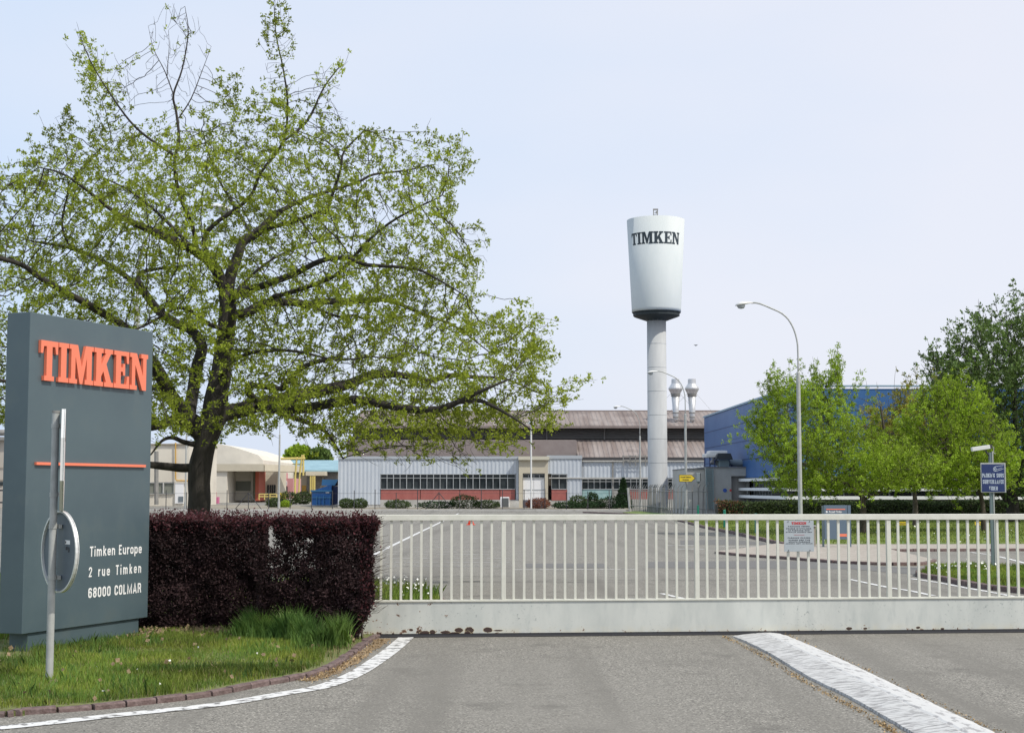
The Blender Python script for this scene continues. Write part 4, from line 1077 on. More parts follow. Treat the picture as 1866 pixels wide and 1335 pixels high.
ld = MB(); x0, x1 = X_(1286, AY), X_(1300, AY); ld.box(x0, x0 + .05, AY - .12, AY - .05, .3, Z_(854, AY)); ld.box(x1 - .05, x1, AY - .12, AY - .05, .3, Z_(854, AY))
for k in range(24): z = .4 + k * (Z_(855, AY) - .4) / 23; ld.box(x0 + .05, x1 - .05, AY - .11, AY - .06, z, z + .05)
ld.build('wall_ladder', mat('ladder green grey', (.22, .30, .31), .5), an)
mb = MB(); mb.tube([at(1321, 893, AY - .02), at(1321, 893, AY + .0)], 3.6 / 27, 20); mb.build('blue_roundel', mat('roundel blue', (.02, .08, .35), .5), an)
mb = MB(); mb.tube([at(1331.2, 893, AY - .02), at(1331.2, 893, AY)], 2.1 / 27, 14); mb.build('red_roundel', M_red, an)
# roof plant
rv = thing('rooftop_ventilator', 'grey and black ventilation unit on the roof of the concrete annexe', 'ventilator', (X_(1320, 101), 101, Z_(851, AY)))
mb = MB(); mb.pbox(1293, 1326, 820.5, 825.5, 101.3, 1.6); mb.pbox(1287, 1330, 825.6, 833, 101, 2.2); mb.build('hood', M_lampw, rv, bevel=.05)
a, b, c, d = at(1306, 826, 100.9), at(1329, 826, 100.9), at(1333, 837, 100.9), at(1302, 837, 100.9)
mb = MB(); mb.prism([(a.x, a.z), (b.x, b.z), (c.x, c.z), (d.x, d.z)], 100.2, 100.95, lambda u, v, h: (u, h, v)); mb.build('intake', mat('intake black', (.025, .03, .035), .5), rv)
mb = MB(); mb.pbox(1311, 1329, 837.2, 850, 100.7, 1.4); mb.build('fan_box', mat('fan box', (.22, .29, .30), .5), rv, bevel=.03)
mb = MB(); mb.tube([at(1329, 843, 101.5), at(1358, 843.5, 101.5)], .24, 16); mb.build('duct', mat('duct grey', (.20, .26, .30), .5), rv, smooth=False)
mb = MB(); mb.tube([at(1297, 838, 101.5), at(1304, 842, 101.5), at(1311, 845, 101.5)], [.35, .2, .12], 12); mb.build('elbow', M_silver, rv)
mb = MB()
for px in (1284, 1293.5, 1302.5, 1333.5): mb.tube([at(px, 851, 101.2), at(px, 833 if px < 1320 else 846, 101.2)], .045, 5)
mb.each('leg', M_navy, rv)

# --- blue building
BY = 84.5
bb = thing('blue_building', 'large blue panelled building with white sill bands behind the green trees', 'building', (16, BY, 0))
xw = at(1444, 890, BY).x; ztop_ = at(1444, 708, BY).z; zbl = at(1444, 866.5, BY).z; YB2 = 119.5; xw2 = at(1284.5, 890, YB2).x; xe = 62
mb = MB()
mb.add([(xw, BY, zbl), (xe, BY, zbl), (xe, BY, ztop_), (xw, BY, ztop_), (xw2, YB2, zbl - 0), (xw2, YB2, ztop_), (xe, YB2, zbl), (xe, YB2, ztop_)],
       [(0, 1, 2, 3), (0, 3, 5, 4), (3, 2, 7, 5), (4, 5, 7, 6), (1, 6, 7, 2), (0, 4, 6, 1)]); mb.build('cladding', M_blue, bb)
mb = MB()
sdx = Vector((xw2 - xw, YB2 - BY, 0)).normalized(); sn = Vector((-sdx.y, sdx.x, 0))
def side_strip(m_, z0, z1, out, t0=0, t1=1, th=.0):
    A = Vector((xw, BY, 0)).lerp(Vector((xw2, YB2, 0)), t0); B = Vector((xw, BY, 0)).lerp(Vector((xw2, YB2, 0)), t1)
    o1 = sn * out; o0 = sn * th
    vs = [A + o0, B + o0, B + o1, A + o1]; m_.add([v + Vector((0, 0, z0)) for v in vs] + [v + Vector((0, 0, z1)) for v in vs], [(0, 1, 2, 3), (4, 7, 6, 5), (0, 4, 5, 1), (1, 5, 6, 2), (2, 6, 7, 3), (3, 7, 4, 0)])
for f in (.25, .5, .75):
    z = zbl + (ztop_ - zbl) * f; side_strip(mb, z - .03, z + .03, .012, th=.003); mb.box(xw + .02, xe, BY - .012, BY - .003, z - .03, z + .03)
mb.each('panel_seam', M_blueedge, bb)
mb = MB(); side_strip(mb, ztop_ + .003, ztop_ + .12, .1, th=-.3); mb.box(xw - .1, xe, BY - .1, BY + .3, ztop_ + .124, ztop_ + .2); mb.each('roof_trim', mat('roof trim', (.30, .42, .52), .5), bb)
def bz(py): return at(1444, py, BY).z
bands = [(874.5, 868.5), (894, 888), (909.5, 903.5)]
mb = MB()
for a, b in bands: mb.box(xw - .4, xe, BY - .45, BY + .3, bz(a), bz(b)); 
for a, b in bands: side_strip(mb, bz(a) + .003, bz(b) - .003, .45, .002, .75, th=-.2)
mb.each('sill_band', M_whiteband, bb)
mb = MB(); mb.box(xw + .1, xe, BY + .6, BY + .7, bz(903.5), bz(894)); mb.box(xw + .1, xe, BY + .6, BY + .7, bz(888), bz(874.5)); side_strip(mb, bz(903.5), bz(874.5), -.5, .01, .72, th=-.6); wn = mb.build('ribbon_window', M_glass, bb)
mb = MB(); x = xw + .4
while x < xe: mb.box(x, x + .08, BY + .5, BY + .595, bz(903.5), bz(894)); mb.box(x, x + .08, BY + .5, BY + .595, bz(888), bz(874.5)); x += 1.3
for k in range(24): side_strip(mb, bz(903.4), bz(874.6), -.4, k / 33, k / 33 + .003, th=-.48)
mb.build('mullion', M_frame, wn)
mb = MB(); 
for k in (15, 16, 17, 18, 19, 20, 21, 22): side_strip(mb, bz(903.4), bz(874.6), -.42, k / 33 + .005, k / 33 + .024, th=-.47)
mb.build('brown_blind', mat('brown blind', (.30, .16, .09), .7), wn)
mb = MB(); mb.box(xw + .3, xe, BY + .2, BY + .75, 0, bz(909.6)); mb.box(xw + .3, xe, BY + .8, YB2, 0, zbl - .01); side_strip(mb, 0, bz(909.6), -.25, .005, .74, th=-.75); mb.build('base_wall', mat('base wall', (.12, .13, .13), .9), bb)

# ================================================================== LEFT DISTANCE BUILDINGS
LY = 150.0
b1_ = thing('white_hall', 'large pale cream hall with curved roof line and yellow pipe behind the oak trunk', 'building', (X_(340, LY), LY, 0))
mb = MB(); xa, xb = X_(-60, LY), X_(478, LY)
prof = [(xa, 0), (xb, 0), (X_(478, LY), Z_(838, LY)), (X_(470, LY), Z_(829, LY)), (X_(450, LY), Z_(822, LY)), (X_(420, LY), Z_(813, LY)), (X_(395, LY), Z_(808, LY)), (X_(345, LY), Z_(806, LY)), (X_(300, LY), Z_(808, LY)), (X_(299, LY), Z_(815, LY)), (xa, Z_(815, LY))]
mb.prism([(u, v) for u, v in prof if not (v == 0 and False)], LY + 60, LY + 90, lambda u, v, h: (u * h / LY if False else u * (LY + 60) / LY, h, (v - EYE) * (LY + 60) / LY + EYE if v > 0 else 0)); mb.build('main_hall_wall', M_cream2, b1_, tri=True)
mb = MB(); mb.box(X_(270, LY), X_(344, LY), LY, LY + 14, Z_(878, LY) , Z_(810, LY)); mb.box(X_(318, LY), X_(344, LY), LY + .003, LY + 14, 0, Z_(878, LY) - .003); mb.box(X_(270, LY), X_(318, LY), LY + .1, LY + 13, 0, Z_(900, LY)); mb.build('front_block', M_cream2, b1_)
mb = MB(); mb.pbox(319, 335, 879.5, 917, LY - .1, .1); mb.build('white_door', M_whitewall, b1_)
mb = MB(); mb.pbox(325, 334, 904, 914, LY - .15, .05); mb.build('notice_board', mat('board grey', (.15, .18, .2), .6), b1_)
for a, b in ((270, 283), (285, 297), (298.5, 317)): windows(b1_, a, b, 878.5, 899.5, LY, 1, None, M_glass2)
mb = MB(); mb.tube([at(320, 806, LY - .2), at(320, 872, LY - .2), at(322, 875, LY - .2), at(344, 875.5, LY - .2)], .07, 6); mb.build('yellow_pipe', mat('ochre pipe', (.55, .33, .08), .6), b1_)
mb = MB(); mb.box(X_(270, LY), X_(345, LY), LY - .2, LY + 14.2, Z_(810, LY) + .003, Z_(808, LY)); mb.build('roof_edge', M_greywall, b1_)
b2_ = thing('far_left_hall', 'beige industrial hall showing in the strip left of the grey pylon sign', 'building', (X_(-20, 135), 135, 0))
mb = MB(); mb.box(X_(-400, 135), X_(60, 135), 135, 170, 0, Z_(802, 135)); mb.build('wall', mat('beige wall', (.42, .38, .33), .9, c2=(.46, .42, .37), scale=.4), b2_)
mb = MB(); mb.box(X_(-400, 135), X_(60, 135), 134.9, 134.97, Z_(876, 135), Z_(873, 135)); mb.box(X_(-400, 135), X_(60, 135), 134.9, 134.97, Z_(852, 135), Z_(851.4, 135)); mb.build('ledge', M_greywall, b2_)
mb = MB(); mb.box(X_(-400, 135), X_(60, 135), 134.5, 170.5, Z_(802, 135) + .004, Z_(796, 135)); mb.tube([at(-60, 788, 136), at(12, 788, 136)], .3, 10); mb.build('roof_pipework', M_fencegrey, b2_)
mb = MB(); mb.pbox(-30, 5, 878, 884, 134.9, .08); mb.build('window', M_glass, b2_)
mb = MB(); 
for px in (-4, 8): mb.tube([at(px, 927, 118), at(px, 893, 118)], .05, 5)
for py in (893, 915): mb.box(X_(-60, 118), X_(14, 118), 117.9, 118.1, Z_(py + 1.5, 118), Z_(py - 1.5, 118))
tag(mb.build('metal_barrier', M_dkgrey), 'dark metal barrier rails at the far left edge beside the pylon sign', 'barrier')
# long cream workshop
WY = 185.0
ws = thing('cream_workshop', 'long low cream workshop with deep fascia and grey shutter between oak trunk and lamp post', 'building', (X_(460, WY), WY, 0))
mb = MB(); mb.pbox(383, 481, 845, 858, WY, 8); mb.build('fascia', M_cream, ws)
f2 = MB(); a = at(481.5, 890, WY); b = at(537, 890, WY + 8)
f2.add([(a.x, WY, Z_(858, WY)), (b.x, WY + 8, Z_(858, WY)), (b.x, WY + 8, Z_(846, WY)), (a.x, WY, Z_(845.5, WY)), (a.x, WY + 9, Z_(858, WY)), (b.x, WY + 17, Z_(858, WY)), (b.x, WY + 17, Z_(846, WY)), (a.x, WY + 9, Z_(845.5, WY))], [(0, 1, 2, 3), (4, 7, 6, 5), (0, 4, 5, 1), (3, 2, 6, 7), (1, 5, 6, 2), (0, 3, 7, 4)]); f2.build('fascia', M_cream, ws)
mb = MB(); mb.pbox(385, 414, 858.2, 915.5, WY + .3, 30); mb.build('end_wall', M_cream2, ws)
mb = MB(); mb.pbox(414.2, 417, 858.3, 912, WY + 6, 20); mb.pbox(457, 462, 858.3, 912, WY + 6, 20); mb.pbox(417.1, 456.9, 858.3, 876, WY + 6, 20); mb.pbox(417.1, 456.9, 894, 912, WY + 6, 20); mb.build('front_wall', M_cream2, ws)
mb = MB(); mb.pbox(417.2, 456.8, 876.2, 893.8, WY + 6.2, .3); mb.build('shutter', M_glass2, ws)
mb = MB(); mb.pbox(462.2, 465, 858.3, 912.5, WY + 4, 4); mb.build('dark_post', mat('dark olive', (.10, .10, .06), .8), ws)
mb = MB(); mb.pbox(465.2, 472, 858.3, 912, WY + 4, 5); mb.build('red_column', mat('red column', (.40, .10, .06), .8), ws)
mb = MB(); mb.pbox(473, 505, 858.3, 910, WY + 10, 8); mb.build('recessed_wall', M_cream, ws)
for a, b in ((487, 490), (491.5, 494), (495, 498), (499, 502)): 
    mb = MB(); mb.pbox(a, b, 883, 905, WY + 9.9, .08); mb.build('narrow_window', M_glass, ws)
mb = MB(); mb.pbox(509, 534, 871, 908, WY + 25, 8); mb.pbox(503, 509, 860, 908, WY + 20, 8); mb.build('pink_wall', mat('pink wall', (.48, .24, .24), .8), ws)
mb = MB(); mb.pbox(512, 523, 876, 884, WY + 24.8, .15); mb.build('white_window', M_whitewall, ws); 
mb = MB(); mb.pbox(513.5, 517, 877.5, 883, WY + 24.7, .08); mb.pbox(518.5, 522, 877.5, 883, WY + 24.7, .08); mb.pbox(516, 524, 886, 900, WY + 24.7, .08); mb.each('glazing', M_glass, ws)
TYb = 240.0
tb2 = thing('teal_roofed_building', 'low building with pale teal roof and brown openings behind the blue container', 'building', (X_(560, TYb), TYb, 0))
mb = MB(); mb.pbox(535, 640, 857, 909, TYb + 1, 20); mb.build('wall', M_greywall, tb2)
a0_, a1_ = X_(484, TYb), X_(640, TYb)
mb = MB(); mb.add([(a0_, TYb, Z_(857, TYb)), (a1_, TYb, Z_(857, TYb)), (a1_, TYb + 14, Z_(838, TYb + 14)), (a0_, TYb + 14, Z_(838, TYb + 14))], [(0, 1, 2, 3)]); mb.box(a0_, a1_, TYb - .2, TYb - .01, Z_(859, TYb), Z_(856, TYb)); mb.box(a0_, a1_, TYb + 14, TYb + 20, 0, Z_(838, TYb + 14)); mb.build('roof', M_tealroof, tb2)
mb = MB(); mb.pbox(557, 592, 858.5, 866, TYb - 3, 3.9); mb.build('canopy_fascia', M_cream, tb2)
mb = MB(); mb.pbox(550, 558, 884, 900, TYb + .9, .1); mb.build('ochre_door', mat('ochre door', (.36, .22, .05), .8), tb2)
for a, b in ((559, 566), (574, 586), (590, 613)):
    mb = MB(); mb.pbox(a, b, 860 if b > 600 else 868, 896, TYb + .8, .15); mb.build('opening', M_louvre, tb2)
yp = thing('yellow_pipe_rack', 'tall yellow gas pipes on a rack beside the cream workshop', 'pipe rack', (X_(545, 170), 170, 0))
mb = MB()
for (x0, x1) in ((541, 538), (550.5, 546), (553, 552.5)): mb.tube([at(x0, 828 if x0 != 541 else 832, 170), at(x1, 866, 170)], .11, 7)
mb.tube([at(538, 866, 170), at(537, 908, 170)], .12, 6); mb.tube([at(546, 866, 170), at(544, 908, 170)], .09, 6)
for px in (566, 570, 573): mb.tube([at(px, 867, 172), at(px, 900, 172)], .1, 6)
mb.each('pipe', M_ypipe, yp)
mb = MB(); mb.tube([at(512, 835.5, 170), at(556, 835, 170)], .14, 7); mb.tube([at(533, 845, 170.2), at(553, 846, 170.2)], .08, 6); mb.each('cross_pipe', M_ypipe, yp)
# blue compactor container
CYd = 146.0
bc = thing('waste_container', 'big blue waste compactor container with light blue hopper beside the grey wall', 'container', (X_(592, CYd), CYd, 0))
z = lambda q: Z_(q, CYd)
mb = MB(); x0, x1 = X_(567, CYd), X_(604, CYd); xx = X_(615, CYd)
mb.prism([(x0 + .1, z(920)), (x1, z(920)), (x1, z(884)), (x1 - .15, z(883)), (x0, z(895)), (x0, z(897)), (x0 + .1, z(898))][::1], CYd, CYd + 4.5, lambda u, v, h: (u, h, v)); mb.build('body', M_container, bc, tri=True)
mb = MB(); mb.prism([(X_(568.5, CYd), z(886)), (X_(606, CYd), z(884)), (X_(613, CYd), z(883)), (X_(600, CYd), z(886))][::1], CYd - .02, CYd + 5, lambda u, v, h: (u, h, v)) if False else mb.box(x0 - .05, x1 + .05, CYd - .15, CYd + 4.4, z(895.5), z(892.5)); mb.build('lid_edge', M_container2, bc)
mb = MB(); mb.prism([(X_(584, CYd), z(884)), (X_(608, CYd), z(884)), (X_(615, CYd), z(873)), (X_(585, CYd), z(873))], CYd + .8, CYd + 3.4, lambda u, v, h: (u, h, v)); mb.build('hopper', M_container2, bc)
mb = MB(); mb.box(x1 + .02, xx, CYd + .5, CYd + 4.2, .2, z(886)); mb.build('shaded_end', mat('container shade', (.015, .03, .10), .6), bc)  # dark blue paints the shade on this end of the container
mb = MB()
for px in (577, 583, 590, 601): mb.box(X_(px, CYd), X_(px, CYd) + .06, CYd - .12, CYd - .02, z(921), z(903))
mb.box(x0, x1, CYd - .14, CYd - .03, z(907), z(905.5)); mb.each('stiffener', M_container2, bc)
mb = MB(); mb.box(X_(594, CYd), X_(600.5, CYd), CYd - .18, CYd - .155, z(897.8), z(896.2)); mb.build('label_plate', M_letwhite, bc)
# red pump and yellow rail, yellow bin
rp = thing('red_equipment_box', 'small pink red equipment cabinet showing just right of the oak trunk', 'cabinet', (X_(392, 175), 175, 0))
mb = MB(); mb.pbox(386, 393, 896, 904, 175, .6); mb.pbox(386, 392, 904.2, 916, 175.1, .6); mb.build('body', M_pink, rp)
mb = MB(); mb.pbox(392.5, 398, 905, 917, 174.8, .7); mb.build('side_box', mat('pink box', (.55, .16, .28), .7), rp)
yr = MB(); 
for py in (900, 904.5): yr.tube([at(472, py, 180), at(504, py, 180)], .07, 5)
for px in (472, 482, 492, 504): yr.tube([at(px, 910, 180), at(px, 900, 180)], .07, 5)
tag(yr.build('safety_railing', M_ypipe), 'low yellow safety railing in front of the cream workshop', 'railing')
mb = MB(); mb.prism([(X_(510, 178), Z_(897.5, 178)), (X_(522, 178), Z_(897, 178)), (X_(519, 178), Z_(908, 178)), (X_(511, 178), Z_(908, 178))], 178, 179, lambda u, v, h: (u, h, v)); tag(mb.build('yellow_skip', M_yellow), 'small yellow skip beside the lamp post near the round bushes', 'skip')

# ================================================================== STREET LAMPS
def make_lamp():
    root = thing('street_lamp', 'x', 'street lamp', group='curved arm street lamps around the car park')
    H = 9.1
    m_ = MB(); m_.lathe([(.11, 0), (.11, .6), (.085, .62), (.075, 6.35), (.05, 6.4)], n=14); m_.build('pole', M_galv, root, local=True, smooth=False)
    m_ = MB(); pts = [(0, 0, 6.3), (0, 0, 7.2), (-.03, 0, 7.6), (-.14, 0, 8.02), (-.34, 0, 8.40), (-.62, 0, 8.66), (-1.0, 0, 8.84), (-1.35, 0, 8.99), (-1.6, 0, 9.05), (-1.75, 0, 9.04)]
    m_.tube(smoothline(pts, 3), .032, 8); m_.build('arm', M_galv, root, local=True, smooth=True)
    vs = []; n = 12; prof = [(-1.7, .035, .03, 9.045), (-1.85, .07, .05, 9.04), (-2.05, .15, .085, 9.01), (-2.2, .17, .09, 8.99), (-2.32, .13, .06, 8.96), (-2.38, .03, .015, 8.94)]
    for x, w, h, z in prof:
        for k in range(n): a = 2 * pi * k / n; vs.append((x, cos(a) * w, z + max(sin(a), -.35) * h))
    m_ = MB(); m_.add(vs, [(i * n + k, i * n + (k + 1) % n, (i + 1) * n + (k + 1) % n, (i + 1) * n + k) for i in range(len(prof) - 1) for k in range(n)] + [tuple(range(n)), tuple(range(n * (len(prof) - 1), n * len(prof)))]); hd = m_.build('lamp_head', M_lampw, root, local=True, smooth=True)
    vs = []; 
    for r_, z in ((1, 8.965), (.95, 8.90), (.7, 8.84), (.25, 8.82)):
        for k in range(n): a = 2 * pi * k / n; vs.append((-2.15 + cos(a) * .16 * r_, sin(a) * .12 * r_, z))
    m_ = MB(); m_.add(vs, [(i * n + k, i * n + (k + 1) % n, (i + 1) * n + (k + 1) % n, (i + 1) * n + k) for i in range(3) for k in range(n)] + [tuple(range(36, 48))]); m_.build('lens', M_lens, hd, local=True, smooth=True)
    m_ = MB(); m_.box(-.18, .18, -.18, .18, 0, .03); m_.build('base_plate', M_fencegrey, root, local=True)
    return root
def copy_tree(o, parent=None):
    c = o.copy(); col.objects.link(c)
    if parent is not None: c.parent = parent
    for ch in [x for x in o.children]: copy_tree(ch, c)
    return c
l0 = make_lamp()
lamps = [(1458.5, 50.5, 0, 'nearest grey street lamp rising past the willow like trees on the right'),
         (1250.5, 92.5, 0, 'street lamp overlapping the water tower column, yellow arrow sign on its pole'),
         (1167, 132, 0, 'street lamp in front of the grey factory wall just left of the water tower'),
         (508, 127, 180, 'thin street lamp standing between the cream workshop and the blue container'),
         (337.5, 130, 180, 'thin street lamp immediately left of the oak trunk'),
         (242, 38, 180, 'street lamp whose pole shows above the pylon sign through the oak branches')]
for i, (px, Y, rz, lab) in reversed(list(enumerate(lamps))):
    o = l0 if i == 0 else copy_tree(l0)
    o.location = (at(px, 930, Y).x, Y, 0); o.rotation_euler = (0, 0, R(rz)); o['label'] = lab
    if i == 0: o.scale = (.895, .895, .893)
# slim pole with small round head
D = thing('floodlight_pole', 'slim white pole with a small round head before the cream entrance', 'lamp post', (X_(968, 126), 126, 0))
mb = MB(); mb.tube([(0, 0, 0), (0, 0, 7.1)], .07, 8); mb.build('pole', M_lampw, D, local=True)
mb = MB(); mb.lathe([(.02, 7.1), (.2, 7.15), (.24, 7.3), (.2, 7.4), (.05, 7.48)], n=12); mb.build('head', M_lampw, D, local=True)
mb = MB(); mb.tube([(0, -.24, 7.28), (0, -.3, 7.25)], .14, 10); mb.build('lens', M_dkgrey, D, local=True)
mb = MB(); mb.box(-.45, -.1, -.05, .05, 7.22, 7.32); mb.build('bracket', M_lampw, D, local=True)
dp = MB(); dp.tube([at(285, 919, 148), at(285, 822, 148)], .22, 8); tag(dp.build('grey_pole', M_fencegrey), 'thick dark grey pole just right of the pylon sign before the white hall', 'pole')

# yellow arrow sign
ya = thing('arrow_sign', 'yellow arrow shaped direction sign fixed to the lamp pole beside the water tower', 'sign', at(1250.5, 871, 92.3))
ys = F / 92.3
mb = MB(); mb.prism([(-13.5 / ys, -6.5 / ys), (9.5 / ys, -6.5 / ys), (16.5 / ys, 0), (9.5 / ys, 6.5 / ys), (-13.5 / ys, 6.5 / ys)], -.13, -.1, lambda u, v, h: (u, h, v)); mb.build('board_edge', M_dkgrey, ya, local=True)
mb = MB(); mb.prism([(-12.7 / ys, -5.7 / ys), (9 / ys, -5.7 / ys), (14.8 / ys, 0), (9 / ys, 5.7 / ys), (-12.7 / ys, 5.7 / ys)], -.14, -.131, lambda u, v, h: (u, h, v)); mb.build('board', M_yellow, ya, local=True)
text_obj('text_line', 'Accueil Visiteurs', M_dkgrey, ya, -11 / ys, 8 / ys, .03, .13, -.141, .02, .004)
text_obj('text_line', 'Livraisons', M_dkgrey, ya, -7 / ys, 4 / ys, -.13, -.03, -.141, .02, .004)
# reader box on thin post
ip = thing('intercom_post', 'grey box on a thin dark post beside the yellow arrow sign', 'intercom', (X_(1272.5, 94), 94, 0))
mb = MB(); mb.tube([(0, 0, 0), (0, 0, Z_(876, 94))], .05, 8); mb.build('post', M_fencegrey, ip, local=True)
mb = MB(); mb.box(-.12, .12, -.12, .12, Z_(877, 94), Z_(861.5, 94)); mb.lathe([(.08, Z_(879.5, 94)), (.14, Z_(877.1, 94))], n=10); mb.build('box', mat('reader grey', (.25, .29, .30), .5), ip, local=True, bevel=.02)
mb = MB(); mb.box(.12, .16, -.13, .12, Z_(876, 94), Z_(861.5, 94)); mb.build('hood', M_dkgrey, ip, local=True)

# spiked security fence round the tower
sf = thing('security_fence', 'grey paling fence with bent spiked tops round the foot of the water tower', 'fence', (X_(1200, 104), 104, 0))
fp = [Vector((X_(1149, 113.5), 113.5, 0)), Vector((X_(1180, 109), 109, 0)), Vector((X_(1216, 98.5), 98.5, 0)), Vector((X_(1250, 95.5), 95.5, 0)), Vector((X_(1290, 93.8), 93.8, 0))]
fl = resamp(fp, 42); pk0 = None
for i, p in enumerate(fl):
    if random.random() < .08: continue
    if pk0 is None:
        m_ = MB(); m_.box(-.035, .035, -.015, .015, 0, 1.72); m_.tube([(0, 0, 1.72), (.0, -.0, 1.8), (.16, -.05, 2.05)], [.03, .028, .012], 5); o = pk0 = m_.build('picket', M_fencegrey, sf, local=True)
    else: o = pk0.copy(); col.objects.link(o); o.parent = sf
    o.location = p - sf.location; o.rotation_euler = (random.uniform(-.03, .03), random.uniform(-.05, .08), random.uniform(-.6, .6))
mb = MB()
for z in (.45, 1.55):
    mb.tube([p + Vector((0, .03, z)) for p in fl], .028, 4)
mb.each('rail', M_fencegrey, sf)
o = MB(); o.tube([fp[0] + Vector((-.05, 0, 0)), fp[0] + Vector((-.2, 0, 1.8))], .09, 6); o.build('end_post', M_concl, sf)
bx = MB(); bx.pbox(1256, 1261, 910, 922, 93.5, .2); tag(bx.build('meter_box', M_concl), 'small pale meter box on the fence right of the lamp pole', 'box')

# wire fence along the planting strip
wf = thing('wire_fence', 'low dark wire fence on thin posts along the factory planting strip', 'fence', (X_(760, 121), 121, 0))
wp = [303, 340, 377, 414, 453, 490, 529, 568, 606, 645.5, 683.5, 722, 761, 800, 838, 877, 915.5, 955, 993, 1032, 1071, 1110]; w0 = None
for px in wp:
    if w0 is None: m_ = MB(); m_.tube([(0, 0, 0), (0, 0, 1.55)], .035, 5); o = w0 = m_.build('post', M_dkgrey, wf, local=True)
    else: o = w0.copy(); col.objects.link(o); o.parent = wf
    o.location = Vector((X_(px, 121), 121, 0)) - wf.location; o.scale = (1, 1, random.uniform(.9, 1.15))
mb = MB()
for px in (453, 800):
    for s_ in (-1, 1): mb.tube([(X_(px, 121), 121, 1.4), (X_(px + s_ * 25, 121), 121, .02)], .03, 4)
mb.each('brace', M_dkgrey, wf)
mb = MB()
for z in (.12, 1.35): mb.tube([(X_(230, 121), 121.03, z), (X_(1148, 121), 121.03, z)], .012, 3)
mb.each('wire', M_dkgrey, wf)

# ================================================================== SMALL THINGS
# traffic cone
cp = g(858, 956); ck = thing('traffic_cone', 'orange traffic cone standing alone on the empty car park', 'cone', cp)
mb = MB(); mb.box(-.21, .21, -.21, .21, 0, .035); mb.build('base', M_cone, ck, local=True, bevel=.01)
mb = MB(); mb.lathe([(.15, .036), (.12, .15), (.035, .42), (.03, .44)], n=18); mb.build('body', M_cone, ck, local=True, smooth=True)
mb = MB(); mb.lathe([(.105, .215), (.082, .30)], n=18, cap=False); mb.build('band', M_letwhite, ck, local=True, smooth=True)
# green bollards
g0 = None
for px, py, lab in ((1320.5, 964, 'green post at the kerb below the left end of the clipped hedge'), (1378, 976, 'green post on the lawn nearest to the gate'), (1272, 948, 'green post farthest away in front of the thin intercom post')):
    p = g(px, py)
    if g0 is None:
        o = g0 = thing('green_bollard', lab, 'bollard', p, group='green posts along the lawn kerb')
        mb = MB(); mb.tube([(0, 0, 0), (0, 0, .78)], .055, 12); mb.build('post', M_green, o, local=True)
        mb = MB(); mb.lathe([(.06, .781), (.06, .80), (.03, .83)], n=12); mb.build('cap', M_green, o, local=True)
    else: o = copy_tree(g0); o.location = p; o['label'] = lab
# red hydrant and red box
hd_ = thing('fire_hydrant', 'rounded red hydrant cabinet at the foot of the concrete annexe', 'hydrant', g(1309.5, 937))
mb = MB(); mb.lathe([(.15, 0), (.16, .05), (.16, .42), (.13, .52), (.05, .57)], n=14); mb.build('body', mat('hydrant red', (.42, .05, .06), .6), hd_, local=True, smooth=True)
mb = MB(); mb.lathe([(.18, .02), (.18, .06)], n=14); mb.build('collar', M_red, hd_, local=True)
rb_ = MB(); rb_.pbox(1313, 1329, 912.5, 921, 90, .4); tag(rb_.build('red_box', mat('dull red', (.32, .07, .08), .7), bevel=.05), 'dull red box peeping over the left end of the clipped hedge', 'box')

# entrance totem
tY = 43.0; tt = thing('direction_totem', 'blue grey direction board between two posts with orange patch beside the tree trunk', 'sign', (X_(1521, tY), tY, .07))
def tx(px): return X_(px, tY) - tt.location.x
def tzz(py): return Z_(py, tY) - .07
mb = MB(); mb.box(tx(1500.5), tx(1543), -.03, .03, tzz(982), tzz(920)); mb.build('board', M_totem, tt, local=True, bevel=.004)
mb = MB(); mb.box(tx(1497), tx(1500), -.04, .04, -.05, tzz(921)); p_ = mb.build('post', M_signgrey, tt, local=True)
mb = MB(); mb.box(tx(1543.5), tx(1549), -.04, .04, -.05, tzz(920)); p_ = mb.build('post', M_totem, tt, local=True)
mb = MB(); mb.box(tx(1504.5), tx(1539), -.036, -.031, tzz(928.2), tzz(926.5)); mb.build('orange_rule', M_orange, tt, local=True)
mb = MB(); mb.box(tx(1528), tx(1542), -.036, -.031, tzz(977), tzz(972)); mb.build('orange_patch', M_orange, tt, local=True)
text_obj('text_line', 'Accueil Timken', M_letwhite, tt, tx(1509), tx(1533), tzz(934), tzz(930), -.031, .02, .002)
mb = MB(); mb.prism([(tx(1503), tzz(932)), (tx(1505.5), tzz(934)), (tx(1507.5), tzz(932)), (tx(1505.5), tzz(930))], -.034, -.031, lambda u, v, h: (u, h, v)); mb.build('arrow_mark', M_letwhite, tt, local=True)
# cabinet behind gate notice
cb = thing('utility_cabinet', 'small brownish utility cabinet at the foot of the nearest street lamp behind the gate notice', 'cabinet', g(1478, 997))
mb = MB(); mb.box(-.25, .12, -.12, .12, 0, .62); mb.build('body', M_greywall, cb, local=True, bevel=.01)
mb = MB(); mb.box(-.28, .15, -.15, .15, .621, .65); mb.build('lid', M_concl, cb, local=True)
# yellow lawn labels
y0 = None
for px, lab in ((1642.5, 'yellow stake plate on the lawn just right of the tree trunk'), (1784, 'yellow stake plate on the lawn near the blue surveillance sign')):
    Y = 63.0; p = Vector((X_(px, Y), Y, .07))
    if y0 is None:
        o = y0 = thing('lawn_plate', lab, 'sign', p, group='yellow plates on the lawn')
        mb = MB(); mb.box(-.22, .22, -.012, .0, .13, .27); pl_ = mb.build('plate', M_yellow, o, local=True); 
        mb = MB(); mb.box(-.015, .015, .002, .02, 0, .25); mb.build('stake', M_fencegrey, o, local=True)
        text_obj('text_line', 'Visiteurs', M_dkgrey, o, -.15, .15, .17, .23, -.0125, .02, .002)
    else: o = copy_tree(y0); o.location = p; o['label'] = lab

